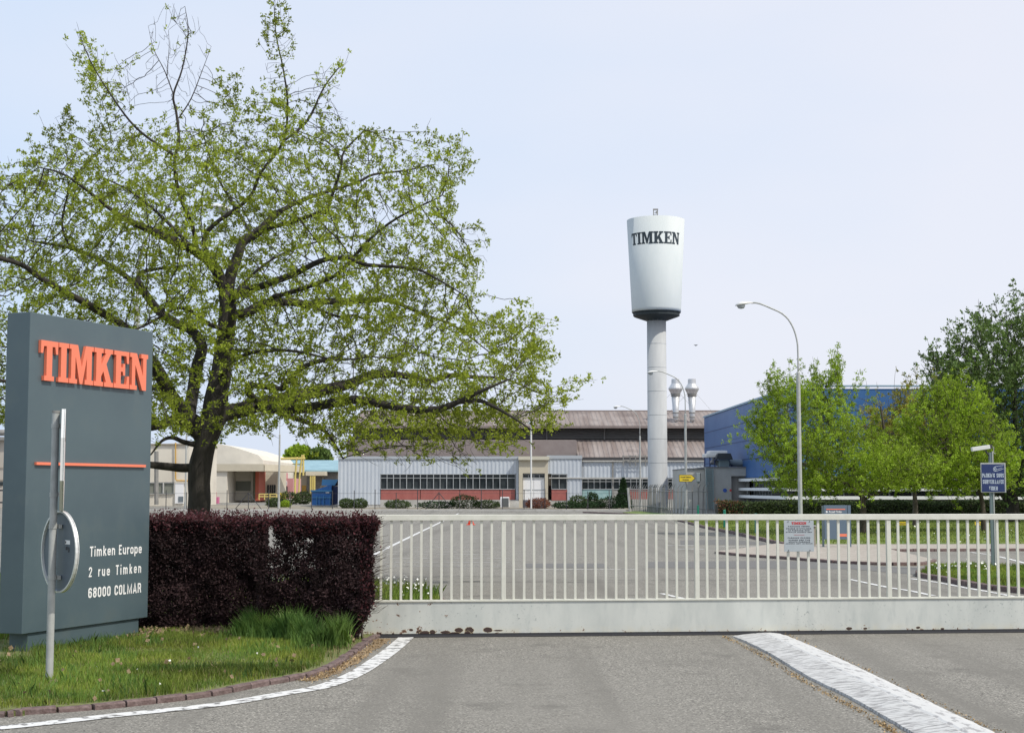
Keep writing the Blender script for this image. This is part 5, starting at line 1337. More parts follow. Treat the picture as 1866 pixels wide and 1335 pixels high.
# surveillance sign and camera
vY = 31.5; vp = at(1811, 1040, vY); vs_ = thing('surveillance_sign', 'navy blue video surveillance sign on a square grey post by the grass island', 'sign', (vp.x, vY, .05))
hx = lambda px: X_(px, vY) - vp.x
hz = lambda py: Z_(py, vY) - .05
mb = MB(); mb.box(-.035, .02, -.02, .05, -.05, hz(824)); mb.box(.0205, .045, -.021, .02, -.05, hz(822)); mb.build('post', mat('post grey green', (.14, .19, .19), .5), vs_, local=True)
mb = MB(); mb.box(.0205, .045, -.03, -.022, -.05, hz(822)); mb.build('post_edge', M_galv, vs_, local=True)
mb = MB(); mb.box(hx(1786.5), hx(1832), -.055, -.035, hz(897), hz(843)); mb.build('sign_frame', M_galv, vs_, local=True, bevel=.004)
mb = MB(); mb.box(hx(1788), hx(1829.5), -.06, -.0555, hz(895.5), hz(845.5)); bd = mb.build('sign_face', M_navy, vs_, local=True)
for body, a, b, q0, q1 in (('PARKING SOUS', 1789, 1828, 869.5, 862), ('SURVEILLANCE', 1789.5, 1828, 881, 873.5), ('VIDEO', 1801, 1816.5, 893, 885.5)):
    sans_obj('text_line', body, M_lighttxt, vs_, hx(a), hx(b), hz(q0), hz(q1) - hz(q0), -.0602, space=.3, gap=.13, t=.14)
mb = MB(); c_ = (hx(1812), hz(854.5)); s1 = .028
ring = lambda r_: [(c_[0] + cos(2 * pi * k / 16) * r_, c_[1] + sin(2 * pi * k / 16) * r_ * 1.3) for k in range(16)]
A1, B1 = ring(.035), ring(.027)
mb.add([(x, -.062, z) for x, z in A1] + [(x, -.062, z) for x, z in B1], [(i, (i + 1) % 16, 16 + (i + 1) % 16, 16 + i) for i in range(16)])
def bar2(m_, x0, z0, x1, z1, w): 
    d = Vector((x1 - x0, z1 - z0)); d.normalize(); n = Vector((-d.y, d.x)) * w / 2
    m_.add([(x0 + n.x, -.062, z0 + n.y), (x1 + n.x, -.062, z1 + n.y), (x1 - n.x, -.062, z1 - n.y), (x0 - n.x, -.062, z0 - n.y)], [(0, 1, 2, 3)])
bar2(mb, hx(1812), hz(850), hx(1828), hz(847.5), .008); bar2(mb, hx(1813), hz(858.5), hx(1828), hz(853.5), .008); bar2(mb, hx(1815), hz(855), hx(1826), hz(851.5), .006); bar2(mb, hx(1812), hz(853), hx(1812), hz(856), .02)
mb.build('camera_pictogram', M_lighttxt, vs_, local=True)
cc = thing('security_camera', 'white box security camera pointing left on top of the surveillance sign post', 'camera', (vp.x, vY, Z_(824, vY)))
ax = at(1770.5, 818.5, vY) - cc.location; bx_ = at(1803, 813.8, vY) - cc.location; dd = (bx_ - ax).normalized(); up_ = Vector((0, 0, 1)); sd_ = Vector((0, 1, 0)); un = dd.cross(sd_) * -1
if un.z < 0: un = -un
def obox(a, b, h, w): 
    m_ = MB(); vs = []
    for P in (a, b):
        for s1_, s2_ in ((-1, -1), (1, -1), (1, 1), (-1, 1)): vs.append(P + un * h / 2 * s1_ + sd_ * w / 2 * s2_)
    return m_.add(vs, [(0, 1, 2, 3), (4, 7, 6, 5), (0, 4, 5, 1), (1, 5, 6, 2), (2, 6, 7, 3), (3, 7, 4, 0)])
obox(ax, bx_, .085, .11).build('housing', M_lampw, cc, local=True, bevel=.008)
obox(bx_ + dd * .002, bx_ + dd * .045, .075, .09).build('rear_cap', M_dkgrey, cc, local=True)
mb = MB(); m0 = (ax + bx_) / 2 + Vector((.1, 0, -.05)); mb.tube([m0, Vector((m0.x + .08, 0, -.07)), Vector((-.03, 0, -.11)), Vector((-.02, 0, -.2))], .018, 8); mb.build('bracket', M_dkgrey, cc, local=True)
mb = MB(); mb.tube([bx_ + dd * .04, bx_ + dd * .09 + Vector((0, 0, -.01)), Vector((.06, 0, -.01)), Vector((.1, 0, -.03))], .008, 6); mb.build('cable', M_concl, cc, local=True)
# bird
bd_ = at(1268, 629, 90); br = thing('bird', 'tiny dark bird flying right of the water tower column', 'bird', bd_)
mb = MB(); mb.add([(-.14, 0, .04), (0, -.05, 0), (.14, 0, .05), (0, .07, 0), (0, 0, -.05), (0, .0, .03)], [(0, 1, 5), (1, 2, 5), (2, 3, 5), (3, 0, 5), (1, 0, 4), (2, 1, 4), (3, 2, 4), (0, 3, 4)]); mb.build('body', M_dkgrey, br, local=True)

# ================================================================== VEGETATION
# ---- the big oak
THICK = 1.12
OY = 26.0
limbs = [
 ((.20, .185), [(364, 1068, 0), (364, 1000, 0), (364, 930, 0), (363, 880, 0), (368, 835, 0), (378, 795, 0), (388, 770, 0)]),
 ((.19, .115), [(388, 770, 0), (392, 740, 0), (399, 700, .1), (405, 660, .2), (411, 610, .2), (416, 565, .2), (412, 535, .2)]),
 ((.10, .05), [(412, 535, .2), (404, 515, .2), (389, 485, .1), (353, 455, -.1), (300, 431, -.4), (246, 407, -.7)]),
 ((.10, .06), [(414, 540, .2), (420, 500, .3), (434, 464, .4), (443, 440, .5), (467, 425, .6), (503, 389, .8)]),
 ((.040, .005), [(385, 480, .2), (372, 440, .3), (390, 409, .4), (453, 362, .5), (475, 315, .5), (516, 258, .5), (524, 189, .4), (516, 126, .3), (503, 63, .2), (499, 4, .2)]),
 ((.038, .004), [(360, 458, 0), (349, 406, -.2), (327, 355, -.3), (318, 299, -.4), (326, 252, -.4), (321, 204, -.3), (316, 173, -.3), (332, 126, -.2), (343, 60, -.1), (337, 12, 0)]),
 ((.026, .004), [(320, 285, -.4), (267, 249, -.6), (236, 220, -.8), (204, 176, -.9), (176, 132, -1), (154, 88, -1), (146, 62, -1)]),
 ((.014, .003), [(326, 215, -.3), (348, 180, -.2), (368, 130, -.1), (385, 85, 0)]),
 ((.013, .003), [(316, 173, -.3), (300, 130, -.3), (280, 90, -.3), (270, 48, -.3)]),
 ((.008, .003), [(303, 140, -.3), (308, 90, -.3), (307, 55, -.3)]),
 ((.14, .09), [(380, 790, 0), (350, 768, 0), (329, 744, -.1), (311, 720, -.2), (296, 690, -.4), (276, 660, -.6)]),
 ((.11, .06), [(345, 755, 0), (352, 708, .4), (359, 666, .7), (368, 632, .9), (350, 603, 1.1), (320, 588, 1.2), (290, 567, 1.3), (268, 540, 1.4), (249, 509, 1.5)]),
 ((.04, .015), [(249, 509, 1.5), (262, 495, 1.6), (300, 488, 1.8), (340, 484, 2.0)]),
 ((.05, .02), [(262, 530, 1.4), (225, 500, 1.5), (176, 470, 1.7), (120, 450, 1.9), (60, 440, 2)]),
 ((.08, .03), [(300, 700, -.3), (260, 630, -.9), (219, 590, -1.3), (180, 566, -1.7), (144, 545, -2), (105, 524, -2.3), (69, 503, -2.5), (39, 482, -2.7), (-20, 465, -3)]),
 ((.085, .02), [(365, 800, 0), (326, 765, -.4), (278, 777, -.9), (200, 770, -1.6), (120, 735, -2.2), (40, 700, -2.7), (-30, 690, -3)]),
 ((.075, .02), [(358, 850, 0), (338, 852, 0), (310, 850, -.1), (278, 847, -.3), (200, 835, -.7), (120, 800, -1.2)]),
 ((.05, .012), [(366, 812, 0), (335, 805, -.2), (314, 797, -.3), (295, 803, -.5), (275, 828, -.7)]),
 ((.05, .015), [(330, 740, 0), (296, 711, .6), (275, 706, 1), (200, 690, 2), (100, 660, 2.8), (20, 640, 3.2)]),
 ((.14, .07), [(385, 790, 0), (392, 772, 0), (410, 754, .1), (440, 747, .2), (470, 738, .4), (505, 731, .6), (542, 721, .8), (583, 711, 1.1), (635, 700, 1.5), (673, 684, 1.8), (704, 680, 2)]),
 ((.06, .012), [(704, 680, 2), (756, 687, 2.2), (783, 694, 2.4), (825, 683, 2.6), (866, 687, 2.8), (920, 690, 3), (980, 715, 3.1)]),
 ((.09, .05), [(470, 740, .4), (501, 744, 0), (549, 744, -.5), (600, 735, -1), (650, 728, -1.4), (694, 736, -1.7), (756, 746, -2), (804, 745, -2.2)]),
 ((.05, .012), [(804, 745, -2.2), (838, 731, -2.3), (880, 711, -2.5), (930, 690, -2.6)]),
 ((.04, .01), [(838, 733, -2.3), (876, 730, -2.4), (928, 756, -2.5), (969, 783, -2.6)]),
 ((.06, .015), [(500, 745, 0), (514, 753, .3), (559, 769, .7), (594, 787, .9), (611, 811, 1), (625, 835, 1)]),
 ((.06, .03), [(474, 737, .2), (467, 729, -.2), (452, 714, -.5), (455, 703, -.7), (485, 705, -.9), (515, 708, -1), (521, 696, -1.1), (560, 665, -1.4), (620, 650, -1.8)]),
 ((.085, .05), [(416, 585, .2), (430, 573, .3), (452, 568, .4), (485, 552, .7), (530, 550, 1.1), (563, 556, 1.4), (583, 549, 1.6), (635, 549, 2), (694, 545, 2.4)]),
 ((.04, .01), [(694, 545, 2.4), (721, 551, 2.6), (773, 573, 2.9), (830, 595, 3.1), (890, 640, 3.2)]),
 ((.035, .01), [(563, 557, 1.4), (618, 577, 1), (652, 576, .8), (705, 605, .5), (760, 640, .2)]),
 ((.07, .03), [(414, 545, .2), (440, 532, 0), (480, 520, -.4), (532, 501, -.9), (583, 476, -1.4), (625, 470, -1.7), (670, 483, -1.9)]),
 ((.03, .008), [(670, 483, -1.9), (756, 490, -2.2), (800, 510, -2.3), (850, 540, -2.4)]),
 ((.045, .012), [(500, 540, .6), (532, 532, .4), (601, 507, 0), (628, 487, -.2), (670, 440, -.4), (712, 405, -.5), (755, 381, -.5), (800, 360, -.5)]),
 ((.045, .012), [(462, 428, .6), (480, 418, .4), (532, 404, 0), (583, 387, -.3), (595, 383, -.4), (620, 311, -.5), (627, 277, -.5), (665, 237, -.5)]),
 ((.04, .01), [(503, 389, .8), (550, 365, 1.1), (610, 345, 1.4), (654, 331, 1.6), (681, 318, 1.7), (737, 311, 1.8), (790, 300, 1.9)]),
 ((.03, .008), [(516, 258, .5), (560, 220, .8), (590, 160, 1), (620, 120, 1)]),
 ((.04, .01), [(246, 407, -.7), (200, 380, -1), (150, 340, -1.2), (110, 315, -1.3), (70, 305, -1.3)]),
 ((.03, .008), [(130, 455, 1.8), (113, 409, 1.6), (129, 340, 1.4), (157, 296, 1.2), (201, 258, 1.1)]),
 ((.04, .01), [(400, 690, .1), (420, 660, -.6), (470, 640, -1.4), (540, 640, -2), (610, 655, -2.6), (680, 650, -3)]),
 ((.04, .01), [(412, 600, .2), (380, 590, -.6), (330, 560, -1.4), (270, 590, -2), (200, 620, -2.6)]),
 ((.04, .01), [(416, 560, .2), (440, 520, 1.2), (500, 470, 2), (580, 440, 2.6), (650, 430, 3)]),
 ((.035, .01), [(460, 430, .6), (430, 380, 1.4), (400, 330, 1.8), (380, 280, 2), (370, 240, 2)]),
 ((.035, .01), [(353, 455, 0), (300, 400, .8), (240, 350, 1.4), (180, 320, 1.9)]),
]
oak_main = [(-90, 760), (-110, 500), (-60, 330), (0, 305), (60, 280), (120, 255), (165, 220), (215, 205), (255, 235), (300, 235), (330, 240), (380, 185), (420, 165), (480, 168), (540, 175), (600, 160), (645, 225), (720, 262), (775, 268), (805, 290), (840, 345), (825, 405), (870, 450), (870, 510), (880, 570), (925, 560), (970, 590), (990, 640), (1000, 700), (1030, 730), (1010, 775), (960, 800), (880, 830), (800, 845), (700, 840), (620, 835), (560, 800), (500, 785), (420, 800), (380, 820), (300, 790), (200, 790), (60, 790)]
sp1 = [(480, 170), (478, 110), (486, 40), (499, 10), (515, 30), (530, 50), (530, 120), (545, 175)]
sp2 = [(160, 200), (140, 120), (140, 55), (165, 80), (200, 110), (240, 120), (255, 190), (230, 220)]
sp3 = [(560, 170), (580, 130), (628, 108), (625, 150), (605, 185)]
sp4 = [(880, 450), (900, 425), (880, 470)]; sp5 = [(925, 580), (945, 525), (975, 565), (1003, 590), (990, 640), (960, 640)]
sp6 = [(1000, 700), (1040, 690), (1066, 692), (1040, 712), (1035, 760)]
sp7 = [(60, 285), (85, 225), (125, 195), (140, 225), (100, 270)]; sp8 = [(770, 270), (775, 215), (800, 250), (836, 250), (863, 315), (840, 340)]
sp9 = [(270, 250), (262, 100), (270, 45), (335, 5), (385, 80), (375, 180), (345, 245)]
sp10 = [(385, 200), (405, 130), (430, 150), (450, 175)]
sp11 = [(820, 420), (860, 400), (898, 425), (885, 500), (865, 560), (840, 560)]
def oak_dens(px, py):
    d = np.full(px.shape, .95); d[py < 300] = .72; d[py > 620] = 1.0
    bare = (px > 262) & (px < 390) & (py < 195); d[bare] = .05
    low = (py > 790); d[low] = .7
    trunkzone = (np.abs(px - 385) < 35) & (py > 600); d[trunkzone] = .45
    return d
tree('oak_tree', 'large spreading oak in fresh green leaf with dark twisted limbs behind the purple hedge', limbs,
     [(oak_main, 1), (sp1, .035), (sp2, .035), (sp3, .015), (sp5, .03), (sp6, .02), (sp7, .02), (sp8, .03), (sp9, .02), (sp10, .008), (sp11, .03)],
     OY, 3.9, 14000, .10, 1.1, .125, .0032, .053, 11.5, M_oakleaf, M_bark, (364, 1068), trop=(0, 0, .06), dens=oak_dens, spread=.055, sz_r=.0085, aspect=.5, shoots=(1300, .45, .25))

# ---- trees at the right
THICK = 1.0
gt = 'green trees on the lawn before the blue building'
tree('lawn_tree', 'bright green bushy tree with dark trunk just right of the direction totem', [((.15, .1), [(1574, 978, 0), (1573, 940, 0), (1572, 905, 0)]), ((.08, .03), [(1572, 905, 0), (1540, 880, -.3), (1480, 850, -.8), (1420, 830, -1)]), ((.08, .03), [(1572, 905, 0), (1555, 860, .3), (1520, 800, .5), (1500, 730, .6)]), ((.08, .03), [(1572, 905, 0), (1590, 870, .2), (1610, 800, .2), (1605, 740, 0)]), ((.06, .02), [(1572, 910, 0), (1620, 890, -.6), (1670, 870, -.9)])],
     [([(1395, 840), (1375, 800), (1392, 750), (1412, 722), (1440, 722), (1480, 712), (1528, 722), (1555, 755), (1600, 785), (1650, 815), (1700, 850), (1700, 885), (1640, 890), (1560, 900), (1470, 905), (1405, 888), (1420, 860)], 1), ([(1340 + 25, 800), (1352, 775), (1375, 780)], .01), ([(1400, 720), (1406, 678), (1418, 715)], .02), ([(1450, 712), (1462, 688), (1470, 710)], .012), ([(1428, 715), (1440, 685), (1450, 712)], .015), ([(1475, 710), (1490, 678), (1500, 700), (1515, 672), (1524, 664), (1535, 705)], .05), ([(1540, 735), (1558, 700), (1568, 765)], .02), ([(1572, 775), (1580, 712), (1590, 785)], .02)],
     55.5, 3.0, 4600, .15, 1.6, .165, .006, .070, 19, M_willow, M_bark2, (1574, 978), gt, trop=(0, 0, .3), spread=.10, sz_r=.02, shoots=(700, 1.1, .7), holes=(.95, 1.7, 1.0))
tree('lawn_tree', 'yellowish green upright tree standing between the two brighter lawn trees', [((.14, .08), [(1668, 958, 0), (1668, 920, 0), (1665, 880, 0)]), ((.06, .02), [(1665, 880, 0), (1640, 820, 0), (1620, 760, 0)]), ((.06, .02), [(1665, 880, 0), (1680, 820, .2), (1675, 750, .2)]), ((.06, .02), [(1665, 880, 0), (1700, 840, -.4), (1720, 780, -.4)])],
     [([(1586, 800), (1605, 765), (1640, 742), (1680, 735), (1720, 745), (1740, 800), (1735, 865), (1690, 885), (1620, 880), (1590, 850)], 1), ([(1592, 775), (1600, 700), (1608, 775)], .03), ([(1622, 755), (1631, 694), (1640, 755)], .03), ([(1650, 745), (1656, 705), (1662, 745)], .02), ([(1700, 745), (1708, 696), (1716, 745)], .02), ([(1668, 738), (1676, 692), (1684, 738)], .02)],
     66, 2.5, 2800, .17, 1.8, .19, .008, .085, 15, M_olive, M_bark2, (1668, 958), gt, trop=(0, 0, .35), spread=.11, sz_r=.022, shoots=(450, 1.2, .9), holes=(.95, 1.7, 1.0))
tree('lawn_tree', 'bright green rounded tree behind the blue surveillance sign', [((.12, .07), [(1793, 968, 0), (1792, 930, 0), (1785, 890, 0)]), ((.06, .02), [(1785, 890, 0), (1740, 840, -.4), (1700, 780, -.5)]), ((.06, .02), [(1785, 890, 0), (1775, 820, .3), (1760, 740, .4)]), ((.05, .02), [(1785, 890, 0), (1810, 830, 0), (1820, 780, -.2)])],
     [([(1640, 850), (1655, 780), (1690, 722), (1730, 710), (1775, 722), (1800, 745), (1825, 800), (1842, 850), (1832, 892), (1790, 900), (1720, 898), (1650, 886)], 1), ([(1688, 715), (1697, 690), (1706, 710)], .015), ([(1735, 705), (1742, 688), (1752, 706)], .015)],
     58, 2.8, 3800, .15, 1.7, .17, .007, .072, 19, M_willow, M_bark2, (1793, 968), gt, trop=(0, 0, .3), spread=.10, sz_r=.02, shoots=(600, 1.1, .7), holes=(.95, 1.7, 1.0))
tree('large_tree', 'tall dark green broad tree at the right edge rising above the blue roof', [((.35, .25), [(1845, 955, 0), (1845, 920, 0), (1843, 880, 0)]), ((.2, .05), [(1843, 880, 0), (1830, 800, 0), (1800, 720, 0), (1770, 650, .2)]), ((.2, .05), [(1843, 880, 0), (1850, 780, 0), (1845, 680, .2), (1835, 600, 0)]), ((.2, .05), [(1843, 890, 0), (1880, 800, 0), (1900, 700, 0), (1900, 620, 0)]), ((.15, .05), [(1843, 900, 0), (1800, 860, -.5), (1760, 800, -1)]), ((.12, .05), [(1845, 930, 0), (1820, 890, 0), (1800, 840, .3)])],
     [([(1712, 760), (1698, 700), (1702, 652), (1735, 655), (1742, 612), (1775, 625), (1788, 585), (1815, 585), (1850, 562), (1880, 585), (1960, 600), (2010, 700), (2000, 840), (1930, 905), (1830, 915), (1770, 895), (1730, 850)], 1), ([(1690, 690), (1697, 645), (1715, 665)], .008), ([(1733, 640), (1736, 603), (1752, 630)], .012), ([(1778, 610), (1784, 572), (1800, 600)], .012), ([(1836, 590), (1846, 552), (1858, 575)], .012)],
     74, 5.5, 5600, .22, 2.2, .25, .010, .14, 12.0, M_dark, M_bark, (1845, 955), None, trop=(0, 0, .5), spread=.14, sz_r=.035, up=.9, shoots=(900, 1.5, .9), holes=(.7, 1.9, .8))
# far trees behind the teal roof
for i, (c, r_, lab) in enumerate((((545, 828), 24, 'distant broad green tree above the teal roof left of the container'), ((582, 831), 20, 'distant darker green tree above the teal roof behind the container'))):
    Y = 340.0; p = at(c[0], c[1], Y); rr = r_ / F * Y; t_ = thing('distant_tree', lab, 'tree', (p.x, Y, 0), group='distant trees above the teal roof')
    MB().tube([(p.x, Y, 0), (p.x, Y, p.z)], .4, 6).build('trunk', M_bark, t_)
    d = rng.normal(size=(5000, 3)); d /= np.linalg.norm(d, axis=1)[:, None]; nf = 1 + .35 * clumpnoise(d * 2.3, 1, i * 5.)
    P = d * (rng.uniform(.5, 1, 5000) ** .5 * nf)[:, None] * np.array([rr, rr, rr * .62]) + np.array([p.x, Y, p.z]); leaf_obj('crown', P, .7, M_willow if i == 0 else M_dark, t_, aspect=.7)

# ---- shrubs along the factory
gsh = 'shrubs along the factory front'
def shrub(p0, p1, q0, Y, lab, m=M_bushleaf, n=1500, name='shrub', leaf=.13, cat='shrub'):
    x0, x1 = X_(p0, Y), X_(p1, Y); z1 = Z_(q0, Y); k = max(1, int((x1 - x0) / 1.4)); bl = []
    for i in range(k):
        cx_ = x0 + (x1 - x0) * (i + .5) / k; rx = (x1 - x0) / k / 2 * 1.25; hh = z1 * random.uniform(.8, 1.05); bl.append((cx_, Y + random.uniform(-.2, .2), hh * .5, rx, .7, hh * .55))
    return bush(name, lab, bl, m, leaf, n * k, gsh, cat)
shrub(621, 643, 906, 129, 'left half of the twin grey green shrubs before the windowless grey wall')
shrub(643, 667, 905, 129, 'right half of the twin grey green shrubs before the windowless grey wall')
shrub(705, 745, 908, 128.5, 'low shrub below the left end of the ribbon windows')
shrub(768, 826, 914, 128, 'very low dark ground hugging shrub under the braced fence post', M_conifer)
shrub(824, 868, 902, 128, 'tallest loose shrub below the middle of the ribbon windows')
shrub(866, 908, 911, 128, 'low shrub just left of the white framed cooling unit')
shrub(962, 1000, 909, 127, 'bronze tinted shrub beside the slim white pole at the cream entrance', M_bushred)
shrub(1012, 1100, 913, 127, 'wide spreading dark juniper right of the cream entrance', M_conifer)
shrub(1039, 1068, 899, 128.5, 'clipped ball of green behind the spreading juniper', M_bushleaf)
shrub(1072, 1088, 893, 129, 'small upright dark shrub before the teal panels', M_conifer)
shrub(1092, 1135, 905, 127, 'dense dark shrub left of the pointed conifer', M_conifer)
shrub(512, 545, 893, 165, 'left part of the round green bushes before the pipe rack', M_bushleaf, leaf=.17)
shrub(540, 567, 895, 166, 'right part of the round green bushes beside the blue container', M_bushleaf, leaf=.17)
shrub(488, 510, 908, 135, 'scruffy low shrub left of the thin lamp post near the workshop', M_bushleaf)
shrub(512, 528, 910, 135, 'small light shrub right of the thin lamp post near the workshop', M_willow)
cfY = 126.0; cf = thing('conifer', 'dark pointed conical conifer left of the water tower foot', 'tree', (X_(1136, cfY), cfY, 0))
nC = 4500; hC = Z_(874, cfY); tz_ = rng.uniform(0, 1, nC) ** 1.4; rC = (1 - tz_) * .62 * (1 + .2 * rng.normal(size=nC)) + .04; aC = rng.uniform(0, 6.28, nC)
leaf_obj('crown', np.stack([cf.location.x + np.cos(aC) * rC, cfY + np.sin(aC) * rC, .1 + tz_ * hC], 1), .16, M_conifer, cf, up=1.2)
MB().tube([(cf.location.x, cfY, 0), (cf.location.x, cfY, hC * .9)], .07, 6).build('trunk', M_bark, cf)

# clipped hedge on the right
ch_ = thing('clipped_hedge', 'long clipped dark green hedge in front of the blue building', 'hedge', (X_(1600, 81), 81, 0))
nH = 30000; xh = rng.uniform(X_(1306, 81), X_(1306, 81) + 26, nH); top = 1.0 + .05 * np.sin(xh * 1.3); sid = rng.uniform(0, 1, nH)
yh = np.where(sid < .65, 80.4 + np.abs(rng.normal(size=nH)) * .12, rng.uniform(80.4, 82, nH)); zh = np.where(sid < .65, rng.uniform(.05, 1.2, nH), 1.16 + rng.normal(size=nH) * .05) * (top / 1.2)
Ph = np.stack([xh, yh, zh], 1); redk = (xh < X_(1350, 81)) & (rng.uniform(size=nH) < .4)
leaf_obj('foliage', Ph[~redk], .12, mat('hedge leaf', (.06, .085, .03), .7, trans=.12, tint=.5), ch_, up=.3)
leaf_obj('bronze_foliage', Ph[redk], .12, M_bushred, ch_, up=.3)
mb = MB(); mb.box(X_(1307, 81), X_(1306, 81) + 26, 80.7, 81.9, .1, .86); mb.build('branches', M_bark, ch_)

# ---- purple hedge
ph = thing('purple_hedge', 'thick purple leaved hedge between the grey pylon sign and the white gate', 'hedge', (-3, 17, .05))
def hedge_pts(n, p0, p1, yf, yb, ztop, zbot, gaps=False):
    Y = rng.uniform(0, 1, n); side = rng.uniform(0, 1, n)
    yy = np.where(side < .55, yf + np.abs(rng.normal(size=n)) * .09, rng.uniform(yf, yb, n))
    px = rng.uniform(p0, p1, n); xx = (px - CX) / F * yy
    zz = np.where((side > .8), ztop - np.abs(rng.normal(size=n)) * .06, rng.uniform(zbot, ztop, n))
    P = np.stack([xx, yy, zz], 1)
    bulge = clumpnoise(P, 2.6) * .13 + clumpnoise(P, 7.0, 3.) * .06
    P[:, 1] -= bulge; P[:, 0] += clumpnoise(P, 3.1, 9.) * .08; P[:, 2] += clumpnoise(P, 3.3, 5.) * .05
    return P
def hpx(P): return proj(P)
H1 = hedge_pts(92000, 250, 496, 17.95, 19.0, 1.33, .06); H2 = hedge_pts(76000, 474, 686, 16.75, 17.35, 1.36, .06)
HP = np.vstack([H1, H2]); px, py = hpx(HP)
keep = np.ones(len(HP), bool); first = np.arange(len(HP)) < len(H1)
keep &= ~(first & (py < 936 + np.clip(px - 462, 0, 99) * .5 + rng.normal(size=len(HP)) * 3))
keep &= ~((~first) & (py < 950 - np.clip(px - 476, 0, 30) * .4) & (px < 510))
keep &= ~((np.abs(px - 493) < 9 - np.clip((py - 940) / 10, 0, 8)) & (py < 1000))
keep &= ~((np.abs(px - 490 - 5 * np.sin(py / 30.)) < 7) & (py < 1040) & (rng.uniform(size=len(HP)) < .45))
# foot of the hedge rises in the middle, open gap with daylight in the right half
foot = np.interp(px, [260, 300, 400, 470, 490, 520, 560, 590, 620, 650, 690], [1150, 1158, 1145, 1125, 1110, 1100, 1130, 1155, 1162, 1155, 1090])
keep &= py < foot + rng.normal(size=len(HP)) * 10
gp = (px > 478) & (px < 580) & (py > 958) & (py < 1062); gpn = clumpnoise(HP, 9.0, 1.)
keep &= ~(gp & (gpn + rng.uniform(-.25, .25, len(HP)) >.055))
right = 684 + 14 * np.sin(py / 28.) * .5 - np.clip((965 - py) / 30, 0, 1) ** 2 * 14 - np.clip((py - 1050) / 100, 0, 1) * 26; keep &= (px < right + rng.normal(size=len(HP)) * 4)
HP = HP[keep]; tn = np.clip(.45 + clumpnoise(HP, 5.) * .8 + rng.normal(size=len(HP)) * .22, 0, 1)
leaf_obj('foliage', HP, .036, M_purple, ph, up=.35, tint=tn, aspect=.5)
# new red shoots along the top and right
nS = 900; pS = rng.uniform(262, 690, nS); yS = rng.uniform(18.0, 18.9, nS); yS[pS > 490] = rng.uniform(16.8, 17.3, (pS > 490).sum()); xS = (pS - CX) / F * yS; lS = rng.uniform(.03, .17, nS) ** 1.0
base = np.stack([xS, yS, np.full(nS, 1.30)], 1); dS = rng.normal(size=(nS, 3)) * .25; dS[:, 2] = 1
SP = np.concatenate([base + dS * (lS * f)[:, None] for f in np.linspace(0, 1, 8)]) ; leaf_obj('red_shoot_leaf', SP + rng.normal(size=SP.shape) * .008, .034, M_purple2, ph, up=.8)
topk = (HP[:, 2] > 1.22) & (rng.uniform(size=len(HP)) < .35); sk = ((px[keep] > 655) & (rng.uniform(size=len(HP)) < .22))
leaf_obj('red_leaf', HP[topk | sk] + rng.normal(size=HP[topk | sk].shape) * .02, .042, M_purple2, ph, up=.5)
mb = MB()
for k in range(90):
    p = random.uniform(270, 675); y = random.uniform(18.1, 18.9) if p < 480 else random.uniform(16.9, 17.25); x = (p - CX) / F * y; zt_ = random.uniform(.7, 1.35)
    mb.tube([(x, y, 0), (x + random.uniform(-.1, .1), y, zt_ * .5), (x + random.uniform(-.25, .25), y + random.uniform(-.1, .1), zt_)], [.014, .010, .004], 4)
mb.build('stems', M_bark2, ph); mb = MB()
for k in range(260):
    p = random.choice([random.uniform(670, 690), random.uniform(262, 690)]); top_ = p < 668; y = random.uniform(18.0, 18.8) if p < 490 else random.uniform(16.85, 17.3); x = (p - CX) / F * y
    z0 = 1.28 if top_ else random.uniform(.3, 1.4); v = Vector((random.uniform(-.2, .2), 0, 1)) if top_ else Vector((1, 0, random.uniform(.1, .8))); v.normalize(); l = random.uniform(.05, .19)
    mb.tube([(x, y, z0), tuple(Vector((x, y, z0)) + v * l)], [.003, .0015], 3)
mb.build('bare_shoots', M_bark2, ph)['kind'] = 'stuff'

# ---- grass on the verge
def grass(n, polyfn, h0, h1, w, m, name, label, tintc=.5, clump=1.2, lean=.35, z=.038):
    P = polyfn(n); k = len(P); nn = np.clip(.5 + clumpnoise(P, clump), 0, 1); h = (h0 + (h1 - h0) * nn) * rng.uniform(.6, 1.25, k)
    a = rng.uniform(0, 2 * pi, k); d = np.stack([np.cos(a), np.sin(a), np.zeros(k)], 1); ln = rng.uniform(.05, lean, k)[:, None] * h[:, None] * 1.6
    b = rng.uniform(0, 2 * pi, k); s = np.stack([np.cos(b), np.sin(b), np.zeros(k)], 1) * (w / 2)
    up = np.zeros((k, 3)); up[:, 2] = 1
    mid = P + d * ln * .35 + up * h[:, None] * .6; tip = P + d * ln + up * h[:, None]
    V = np.stack([P - s, P + s, mid + s * .7, tip, mid - s * .7], 1).reshape(-1, 3)
    me = bpy.data.meshes.new(name); me.vertices.add(5 * k); me.vertices.foreach_set('co', V.ravel()); me.loops.add(5 * k); me.loops.foreach_set('vertex_index', np.arange(5 * k))
    me.polygons.add(k); me.polygons.foreach_set('loop_start', np.arange(k) * 5); me.polygons.foreach_set('loop_total', np.full(k, 5)); me.update()
    at_ = me.attributes.new('tint', 'FLOAT', 'POINT'); t = np.clip(tintc + clumpnoise(P, .9, 4.) * .8 + rng.normal(size=k) * .22, 0, 1); at_.data.foreach_set('value', np.repeat(t, 5).astype(np.float32))
    me.materials.append(m); o = bpy.data.objects.new(name, me); col.objects.link(o)
    return tag(o, label, 'grass', kind='stuff')
vpoly = [(p[0], p[1]) for p in verge_pts]
